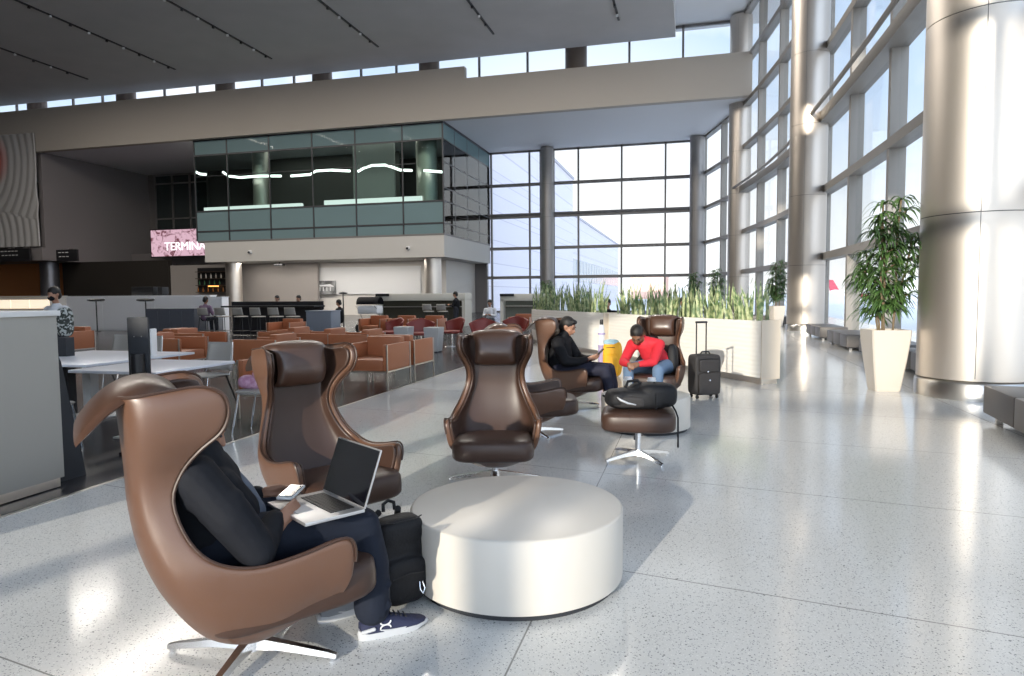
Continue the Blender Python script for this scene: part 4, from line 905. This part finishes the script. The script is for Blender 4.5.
# low dark equipment on the partition
for k, (px0, px1, lab) in enumerate(((133, 155, 'dark slatted box on the far ledge left of the back bar'), (159, 164, 'small dark canister on the far ledge left of the back bar'))):
    a = AT(px0, 287, 'y', 25); b = AT(px1, 295.5, 'y', 25); t = thing('equipment_box', lab, 'box', ((a.x+b.x)/2, 25.1, b.z))
    B('body', BLACKM, (0, 0, (a.z-b.z)/2), (b.x-a.x, .4, a.z-b.z), t, bev=.02)
    for q in range(4): B('slat', DGREY, (0, -.21, (a.z-b.z)*(q+.5)/4), ((b.x-a.x)*.9, .02, .02), t)
# ---- people in the distance
def far_person(name, lab, px, py_head, y, shirt, seated=True, skin=None, mask=False, rz=0, legs=True, hat=None):
    p = AT(px, py_head, 'y', y); hz = p.z; m = MB(); sk = skin or SKIN1
    sz = hz-.66 if seated else .92
    T, e = head(m, (0, .04, hz), 0, .25); m.chain([((0, 0, hz-.18), .052), ((0, .02, hz-.1), .05)], 10); m.chain([((0, -.02, sz+.1), .11), ((0, 0, hz-.32), .13)], 12)
    for q in (-1, 1):
        m.chain([((q*.18, 0, hz-.26), .05), ((q*.23, .08, hz-.50), .04), ((q*.08, .30, hz-.46), .03), ((q*.04, .36, hz-.44), .035)], 8)
        if seated: m.chain([((q*.09, 0, sz), .08), ((q*.11, .42, sz+.02), .055), ((q*.11, .45, max(.0, .04)), .04)], 8)
        else: m.chain([((q*.09, 0, .9), .09), ((q*.10, .03, .5), .06), ((q*.10, 0, .06), .045)], 8)
    o = m.out('person', sk, smooth=180, mods=(('remesh', .016, 1),), loc=(p.x, y, 0), rz=rz); tag(o, lab, 'person')
    h = MB(); h.ball(T(0, -.022, .045), (.088, .104, .094), 14, 9, e); h.ball(T(0, -.06, -.02), (.078, .06, .08), 12, 8, e); h.out('hair', HAIR, o, smooth=180)
    s = MB(); s.chain([((0, -.02, sz+.06), .15), ((0, 0, hz-.34), .16), ((0, 0, hz-.22), .09)], 12); s.chain([((-.17, 0, hz-.26), .075), ((.17, 0, hz-.26), .075)], 10)
    for q in (-1, 1): s.chain([((q*.19, 0, hz-.26), .07), ((q*.235, .08, hz-.50), .055), ((q*.12, .25, hz-.47), .045)], 8)
    s.out('shirt', shirt, o, smooth=180, mods=(('remesh', .018, 2),))
    s = MB()
    for q in (-1, 1):
        if seated: s.chain([((q*.09, 0, sz), .105), ((q*.11, .42, sz+.02), .075), ((q*.11, .45, max(.0, .10)), .06)], 8)
        else: s.chain([((q*.09, 0, .9), .115), ((q*.10, .03, .5), .08), ((q*.10, 0, .1), .07)], 8)
    s.out('trousers', mat('dark_cotton', (.02, .022, .03), .8), o, smooth=180, mods=(('remesh', .018, 2),))
    if mask: k_ = MB(); k_.ball(T(0, .065, -.045), (.06, .05, .05), 12, 8, e); k_.out('face_mask', BLACKF, o, smooth=180)
    return o
PU = mat('mauve_shirt', (.16, .10, .16), .8); BL = mat('light_blue_shirt', (.20, .28, .55), .8); PW = mat('pale_blouse', (.62, .63, .66), .8)
far_person('p', 'person in pale top and black mask standing behind the long counter', 56, 294.5, 9.2, PW, False, SKIN1, True, PI)
far_person('p', 'man in mauve shirt sitting on a stool at the dark bar\'s left end', 205, 300, 20.55, PU, True, SKIN2, rz=0)
far_person('p', 'person in light blue shirt seated behind the dark bar', 277.5, 298.5, 23.2, BL, True, rz=PI)
far_person('p', 'person in dark top seated behind the dark bar\'s right end', 299, 298.5, 22.9, BLACKF, True, rz=PI)
far_person('p', 'person in black seated alone near the small mushroom lamp', 339.5, 303, 22.6, BLACKF, True, rz=PI/2)
far_person('p', 'person in black standing at the far olive counter', 456, 294.5, 28.0, BLACKF, False, rz=PI/2)
far_person('p', 'person in white top seated far off left of the planters', 490, 303, 25, PW, True, rz=PI)
far_person('p', 'person in dark top seen just above the planter gap', 608, 303.5, 19.0, BLACKF, True, rz=PI)
far_person('p', 'person in dark blue seen between planter leaves above the red man\'s chair', 652, 303, 17.5, mat('dusty_blue', (.10, .10, .2), .8), True, rz=PI)
far_person('p', 'person in white shirt seen above the chair of the man in red', 683, 302.5, 16.5, PW, True, rz=PI)
# patterned bag on the counter near the masked person
m = MB(); m.sup((0, 0, .17), (.085, .08, .18), .6, .6, 24, 12); o = m.out('patterned_bag', mat('patterned_cloth', (.03, .035, .03), .8, var=(30, (.4, .42, .40), .5, .55)), smooth=180); p = AT(65, 322, 'y', 6.6); o.location = (p.x, 6.6, p.z-.17)
tag(o, 'dark patterned bag just beyond the corner of the big grey counter', 'bag')
B('stand', DGREY, (0, 0, 0), (.12, .12, 0.96)).location = (p.x, 6.6, .48)
o = bpy.data.objects['stand']; tag(o, 'dark plinth under the patterned bag behind the grey counter', 'plinth'); o.location.z = (p.z-.19)/2; o.scale.z = (p.z-.19)/.96
# rear row of loose seating so the dark carpet reads as a lounge
t = thing('car_shape', 'x', 'x'); bpy.data.objects.remove(t)
for k, (px, y, lab) in enumerate(((372, 25.5, 'black hooded baby stroller beyond the far orange armchairs'),)):
    p = AT(px-2, 300, 'y', y); t = thing('stroller', lab, 'stroller', (p.x, y, 0)); P = []
    for j in range(9):
        a = PI*j/8; P.append([(x*.48, -.30*math.cos(a), p.z-.18+.30*math.sin(a)) for x in [-1, -.5, 0, .5, 1]])
    MB().surf(P).out('hood', BLACKF, t, smooth=60, mods=(('solid', .02, 0),)); MB().box((0, 0, p.z-.40), (.9, .6, .35), bev=.08).out('seat', WHITE, t)
    for q in (-1, 1):
        MB().tube([(q*.42, .35, .14), (q*.42, -.1, .8), (q*.42, -.45, 1.05)], .015, 6).out('frame', ALU, t)
        for s in (-1, 1): MB().cyl((q*.44-.02, s*.33, .14), (q*.44+.02, s*.33, .14), .14, n=20).out('wheel', BLACKM, t)
# ------------------------------------------------------------ planters
PA = Vector((1.10, 11.24, 0)); PD = Vector((-.552, .8336, 0)).normalized(); PN = Vector((.8336, .552, 0))
PLM = mat('ribbed_stone_panel', (.78, .76, .72), .6)
nt = PLM.node_tree; bs = nt.nodes['Principled BSDF']; tc = nt.nodes.new('ShaderNodeTexCoord'); w = nt.nodes.new('ShaderNodeTexWave'); w.bands_direction = 'Z'; w.inputs['Scale'].default_value = 4.4; w.inputs['Distortion'].default_value = 1.2; w.inputs['Detail'].default_value = 3
bp = nt.nodes.new('ShaderNodeBump'); bp.inputs['Strength'].default_value = .18; bp.inputs['Distance'].default_value = .02
nt.links.new(tc.outputs['Object'], w.inputs['Vector']); nt.links.new(w.outputs['Fac'], bp.inputs['Height']); nt.links.new(bp.outputs['Normal'], bs.inputs['Normal'])
def planter(u0, u1, lab):
    c = PA + PD*(u0+u1)/2 + PN*.17; t = thing('planter', lab, 'planter', c, math.atan2(PD.y, PD.x), 'long stone planters'); L = u1-u0
    m = MB(); h = 1.01; wd = .34
    m.box((0, wd/2-.02, .10+(h-.10)/2), (L, .04, h-.10), bev=.004); m.box((0, -wd/2+.02, .10+(h-.10)/2), (L, .04, h-.10), bev=.004)
    for q in (-1, 1): m.box((q*(L/2-.02), 0, .10+(h-.10)/2), (.04, wd-.08, h-.10), bev=.004)
    m.out('box_wall', PLM, t); B('plinth', STEEL, (0, 0, .05), (L-.04, wd-.04, .10), t)
    for q in (-1, 1): B('corner_trim', mat('beige_edge', (.66, .58, .48), .5), (q*(L/2+.006), 0, .55), (.014, wd+.02, .94), t)
    B('soil', SOIL, (0, 0, .93), (L-.1, wd-.1, .06), t)
planter(0, 5.28, 'long pale planter behind the men, right of the gap')
planter(5.55, 10.4, 'long pale planter behind the men, left of the gap')
random.seed(11)
wh = ['at the far left end of the planters', 'second from the left end', 'third from the left end', 'fourth from the left, just left of the gap', 'just right of the gap between planters', 'second right of the gap', 'third right of the gap', 'behind the head of the red man\'s chair',
      'right of the red man\'s chair', 'above the raised suitcase handle', 'second from the right end', 'at the right end of the planters']
us = [9.95, 8.8, 7.6, 6.3, 4.75, 4.15, 3.5, 2.9, 2.3, 1.7, 1.05, .42]
for k, u in enumerate(us):
    c = PA + PD*u + PN*.17; big = u > 5
    m = MB()
    for q in range(44 if big else 28):
        bx = random.uniform(-.55, .55)*(1.0 if big else .52); by = random.uniform(-.1, .1); h = random.uniform(.36, .74)*(1.22 if big else 1.05); lean = Vector((bx*random.uniform(.1, .7)+random.uniform(-.08, .08), random.uniform(-.12, .12), 0))
        a = random.uniform(0, PI); wv = Vector((math.cos(a), math.sin(a), 0)); w0 = random.uniform(.018, .032); rows = []
        for j in range(7):
            s = j/6; ww = w0*(.75+.6*s*(1-s)*2)*(1-s**4)+.001; p = Vector((bx, by, .93)) + Vector((0, 0, h*s)) + lean*s*s; tw = Matrix.Rotation(s*.7, 3, 'Z') @ wv
            nn = Vector((-tw.y, tw.x, 0)); rows.append([p-tw*ww, p+nn*.005, p+tw*ww, p-nn*.003])
        m.grid(rows, closeu=True)
    o = m.out('snake_plant', SNAKE, smooth=70, loc=c, rz=math.atan2(PD.y, PD.x)); tag(o, 'clump of striped snake plants ' + wh[k], 'plant', 'snake plants in the planters')
# ------------------------------------------------------------ potted dracaenas
def dracaena(loc, sc, lab, seed, rz=0, wpot=.68, hp=.90, hpl=1.95):
    random.seed(seed); t = thing('potted_plant', lab, 'plant', loc, rz, 'potted trees along the windows')
    m = MB(); P = []
    for z, w in ((0, .165), (.02, .175), (hp*.5, .228), (hp*.85, .262), (hp, .268), (hp, .245), (hp-.06, .24)):
        ring = []
        for (sx, sy) in ((-1, -1), (1, -1), (1, 1), (-1, 1)):
            for (ox, oy) in (((0, .02) if sx*sy > 0 else (.02, 0)), ((.02, 0) if sx*sy > 0 else (0, .02))): ring.append((sx*(w-ox), sy*(w-oy), z))
        P.append(ring)
    V = m.grid(P, closeu=True); m._f(V[0][::-1]); m.out('pot', POTM, t, smooth=35); B('soil', SOIL, (0, 0, hp-.06), (.47, .47, .03), t)
    stems = MB(); leaves = MB(); heads = []
    for k in range(6):
        a = k*2.1+random.uniform(-.3, .3); r = .10; b = Vector((r*math.cos(a), r*math.sin(a), hp-.06)); H = hpl*(1.0, .62, .86, .72, .48, .95)[k]; ln = Vector((math.cos(a), math.sin(a), 0))*(.05, .24, .22, .26, .26, .15)[k]
        pts = [b + Vector((0, 0, H*s)) + ln*s**1.3 + Vector((math.sin(s*7+k)*.02, math.cos(s*5+k)*.02, 0)) for s in [i/8 for i in range(9)]]
        stems.tube(pts, .014, 7)
        for s in [1.0, .9, .79, .68, .57, .46, .35] if H > .9 else [1.0, .8, .6, .4]:
            i = s*8; p = pts[min(int(i), 8)]; heads.append((p, ln.normalized()*(1.2-s)))
            if s < 1:
                a2 = random.uniform(0, 2*PI); q = p + Vector((math.cos(a2)*.15, math.sin(a2)*.15, .08)); stems.tube([p, (p+q)/2+Vector((0, 0, .0)), q], .008, 5); heads.append((q, Vector((math.cos(a2), math.sin(a2), 0))*.5))
    for p, dr in heads:
        for q in range(12):
            a = random.uniform(0, 2*PI); d = (Vector((math.cos(a), math.sin(a), 0)) + dr*.5).normalized(); L = random.uniform(.24, .38); upk = random.uniform(.1, 1.1); wv = Vector((-d.y, d.x, 0)); pts = []; w0 = random.uniform(.018, .028)
            for j in range(6):
                s = j/5; c = Vector(p) + d*L*(s*.95 - .12*s*s) + Vector((0, 0, L*(upk*s - (.62+upk*.65)*s*s))); ww = w0*(.5+2*s*(1-s))*(1-s**3)+.0006
                pts.append([c-wv*ww, c+Vector((0, 0, .003)), c+wv*ww])
            leaves.grid(pts)
    stems.out('stem', mat('cane_bark', (.20, .15, .09), .8), t); leaves.out('foliage', LEAF, t, smooth=180, mods=(('solid', .0012, 0),))
    t.scale = (sc, sc, sc); return t
p1 = AT(893, 393)
dracaena((2.79, 10.98, 0), 1.0, 'tall leafy dracaena in square cream pot beside the huge column', 4, math.radians(6))
dracaena((3.58, 30.6, 0), 1.0, 'leafy potted tree farther down the window aisle, between benches', 8, math.radians(20))
for k, (px, py, y, lab) in enumerate([(715.5, 284, 38, 'small dark potted tree beside the slender far column'), (693, 286, 44, 'dark potted tree before the corner column of the back windows'), (546, 290, 46, 'dark potted tree before the round column between back windows')]):
    p = AT(px, py, 'y', y); dracaena((p.x, y, 0), 1.0, lab, 20+k, 0, hpl=1.9 if k < 2 else 1.6)
# ------------------------------------------------------------ benches along the windows
def bench(x, y, L, rz, lab, D=.78, h=.40):
    t = thing('bench', lab, 'bench', (x, y, 0), rz, 'grey block benches along the windows')
    n = max(1, round(L/.78))
    for k in range(n):
        B('seat_block', BENCH, (0, -L/2+L*(k+.5)/n, .09+(h-.09)/2), (D, L/n-.012, h-.09), t, bev=.02)
    B('under_frame', BLACKM, (0, 0, .085), (D-.1, L-.1, .03), t)
    for q in (-1, 1):
        for s in (-1, 1): B('foot', STEEL, (s*(D/2-.12), q*(L/2-.15), .04), (.06, .06, .08), t)
bench(3.50, 7.62, 1.9, math.radians(-5), 'grey block bench cut off by the right edge, before the column')
bench(4.15, 13.2, 1.9, 0, 'grey bench block between the potted plant and the huge column')
bench(4.2, 16.0, 2.3, 0, 'dark grey bench just left of the near potted plant')
bench(4.15, 19.4, 2.5, 0, 'grey bench, second from the near potted plant')
bench(4.22, 23.4, 2.6, 0, 'farthest grey bench of the row, beside the second column')
bench(3.9, 32.6, 2.2, 0, 'dark bench beside the far potted tree, right side'); bench(3.05, 34.2, 2.2, 0, 'dark bench beside the far potted tree, left side')
# ------------------------------------------------------------ outside
SNOW = mat('pale_apron', (.80, .80, .80), .8)
MB().prism([(-700, 57), (900, 57), (900, 1500), (-700, 1500)], -.9, -.5).out('ground', SNOW, kind=S)
MB().prism([(5.6, -200), (900, -200), (900, 57), (5.6, 57)], -.9, -.5).out('ground', SNOW, kind=S)
MB().prism([(-700, -200), (5.6, -200), (5.6, -13), (-700, -13)], -.9, -.5).out('ground', SNOW, kind=S)
LILAC = mat('lilac_grey_cladding', (.78, .73, .78), .7)
nt = LILAC.node_tree; bs = nt.nodes['Principled BSDF']; tc = nt.nodes.new('ShaderNodeTexCoord'); br = nt.nodes.new('ShaderNodeTexBrick'); br.inputs['Scale'].default_value = .35
br.inputs['Color1'].default_value = (.76, .72, .77, 1); br.inputs['Color2'].default_value = (.80, .76, .81, 1); br.inputs['Mortar'].default_value = (.60, .56, .62, 1); br.inputs['Mortar Size'].default_value = .012; br.inputs['Brick Width'].default_value = 1.6; br.inputs['Row Height'].default_value = .6
mp = nt.nodes.new('ShaderNodeMapping'); mp.inputs['Rotation'].default_value = (PI/2, 0, PI/4); nt.links.new(tc.outputs['Object'], mp.inputs[0]); nt.links.new(mp.outputs[0], br.inputs['Vector']); nt.links.new(br.outputs['Color'], bs.inputs['Base Color'])
def building(name, lab, x0, x1, y0, y1, h, m, rows=(), cols=0):
    t = thing(name, lab, 'building', ((x0+x1)/2, (y0+y1)/2, -.5)); w, d = x1-x0, y1-y0
    MB().box((0, 0, h/2), (w, d, h)).out('wall', m, t); MB().box((0, 0, h+.2), (w+.5, d+.5, .4)).out('roof', mat('parapet', (.5, .48, .52), .7), t)
    for (z, hh) in rows:
        n = max(3, int(d/4))
        for k in range(n): MB().box((w/2+.03, -d/2+d*(k+.5)/n, z), (.1, d/n*.82, hh)).out('window', mat('pale_window_strip', (.35, .42, .48), .15), t)
    return t
a = AT(575, 176, 'x', -20)
building('terminal_wing', 'tall lilac grey terminal wing outside the back windows', -50, -20, 62, 118, 22, LILAC)
building('terminal_wing', 'lower lilac grey terminal wing running away outside', -60, -21, 119, 205, 16.5, LILAC, rows=((6.5, 4.2),))
building('orange_building', 'low orange brick building far outside the back windows', -22, -9, 262, 300, 9, mat('faded_orange', (.75, .46, .36), .8))
building('white_hangar', 'pale hangar far outside beyond the orange building', -5, 35, 310, 340, 6, mat('pale_hangar', (.7, .7, .72), .8))
def jet(loc, rz, lab, tail, s=1.0):
    t = thing('airliner', lab, 'airplane', loc, rz, 'airliners parked outside')
    pr = [(-16, .3), (-13, 1.2), (-8, 1.8), (0, 1.9), (10, 1.9), (14, 1.4), (16, .5)]
    m = MB(); m.grid([m.ring((x, 0, 3.4+(.9 if x < -12 else 0)), (1, 0, 0), r, 20) for x, r in pr], closeu=True); m.out('fuselage', WHITE, t, smooth=180)
    fn = lambda p: Vector((p.x, p.z, p.y))
    MB().prism([(-15.5, 4.6), (-10, 5.0), (-14, 11.5), (-17, 11.5)], -.25, .25, fn).out('tail_fin', tail, t)
    for q in (-1, 1): MB().prism([(3, q*1.5), (-2, q*1.5), (-7, q*15), (-5, q*15)], 2.6, 2.95).out('wing', mat('jet_wing', (.30, .32, .36), .5), t); MB().cyl((3.5, q*5, 1.9), (-.5, q*5, 1.9), 1.0, .8, 16).out('engine', tail, t)
    for x in (-1, 11): MB().cyl((x, 0, 2), (x, 0, 0), .3, n=8).out('landing_gear', DGREY, t)
    t.scale = (s, s, s); return t
p = AT(829, 300, 'y', 235); jet((p.x+8, 235, -.5), math.radians(8), 'white airliner with crimson tail seen through the right windows', mat('crimson_tail', (.40, .03, .07), .5), .52)
p = AT(915, 310, 'y', 120); jet((p.x+8, 130, -.5), math.radians(150), 'airliner with grey wing outside behind the near potted plant', mat('slate_tail', (.10, .12, .18), .5), .9)
# ------------------------------------------------------------ daylight
w = bpy.data.worlds.new('sky'); scn.world = w; w.use_nodes = True; nt = w.node_tree; L = nt.links; N = nt.nodes.new; bg = nt.nodes['Background']
tc = N('ShaderNodeTexCoord'); sp = N('ShaderNodeSeparateXYZ'); L.new(tc.outputs['Generated'], sp.inputs[0])
r = N('ShaderNodeValToRGB'); e = r.color_ramp.elements; e[0].position = 0; e[0].color = (1.0, 1.0, 1.0, 1); e[1].position = .55; e[1].color = (.50, .66, .92, 1)
x = r.color_ramp.elements.new(.10); x.color = (.88, .94, 1.0, 1); x = r.color_ramp.elements.new(.25); x.color = (.60, .76, 1.0, 1)
L.new(sp.outputs['Z'], r.inputs['Fac'])
SUN = Vector((-.222, -.948, .232)).normalized()
dp = N('ShaderNodeVectorMath'); dp.operation = 'DOT_PRODUCT'; L.new(tc.outputs['Generated'], dp.inputs[0]); dp.inputs[1].default_value = SUN
mr = N('ShaderNodeMapRange'); mr.inputs['From Min'].default_value = .0; mr.inputs['From Max'].default_value = 1; mr.inputs['To Min'].default_value = 1; mr.inputs['To Max'].default_value = SKYGLOW; L.new(dp.outputs['Value'], mr.inputs['Value'])
# bright haze low over the back windows' direction
d2 = N('ShaderNodeVectorMath'); d2.operation = 'DOT_PRODUCT'; L.new(tc.outputs['Generated'], d2.inputs[0]); d2.inputs[1].default_value = (-.17, .985, 0)
hz = N('ShaderNodeMapRange'); hz.inputs['From Min'].default_value = .92; hz.inputs['From Max'].default_value = .99; L.new(d2.outputs['Value'], hz.inputs['Value'])
# thin clouds
cn = N('ShaderNodeTexNoise'); cn.inputs['Scale'].default_value = 3.5; cn.inputs['Detail'].default_value = 6; L.new(tc.outputs['Generated'], cn.inputs['Vector'])
cr = N('ShaderNodeMapRange'); cr.inputs['From Min'].default_value = .52; cr.inputs['From Max'].default_value = .7; L.new(cn.outputs['Fac'], cr.inputs['Value'])
mx = N('ShaderNodeMath'); mx.operation = 'MAXIMUM'; L.new(hz.outputs[0], mx.inputs[0]); L.new(cr.outputs[0], mx.inputs[1])
mc = N('ShaderNodeMix'); mc.data_type = 'RGBA'; L.new(mx.outputs[0], mc.inputs['Factor']); L.new(r.outputs['Color'], mc.inputs[6]); mc.inputs[7].default_value = (1.15, 1.15, 1.15, 1)
L.new(mc.outputs[2], bg.inputs['Color']); ml = N('ShaderNodeMath'); ml.operation = 'MULTIPLY'; ml.inputs[1].default_value = SKYSTR; L.new(mr.outputs[0], ml.inputs[0]); L.new(ml.outputs[0], bg.inputs['Strength'])
sl = bpy.data.lights.new('sun', 'SUN'); sl.energy = SUNSTR; sl.angle = math.radians(.6); sl.color = (1, .90, .76); so = bpy.data.objects.new('sun', sl); C.objects.link(so)
so.rotation_euler = SUN.to_track_quat('Z', 'Y').to_euler(); so.location = (0, -30, 20)
vs = scn.view_settings; vs.view_transform = 'Standard'; vs.look = 'None'; vs.gamma = 1; vs.use_curve_mapping = False; vs.exposure = EXPO
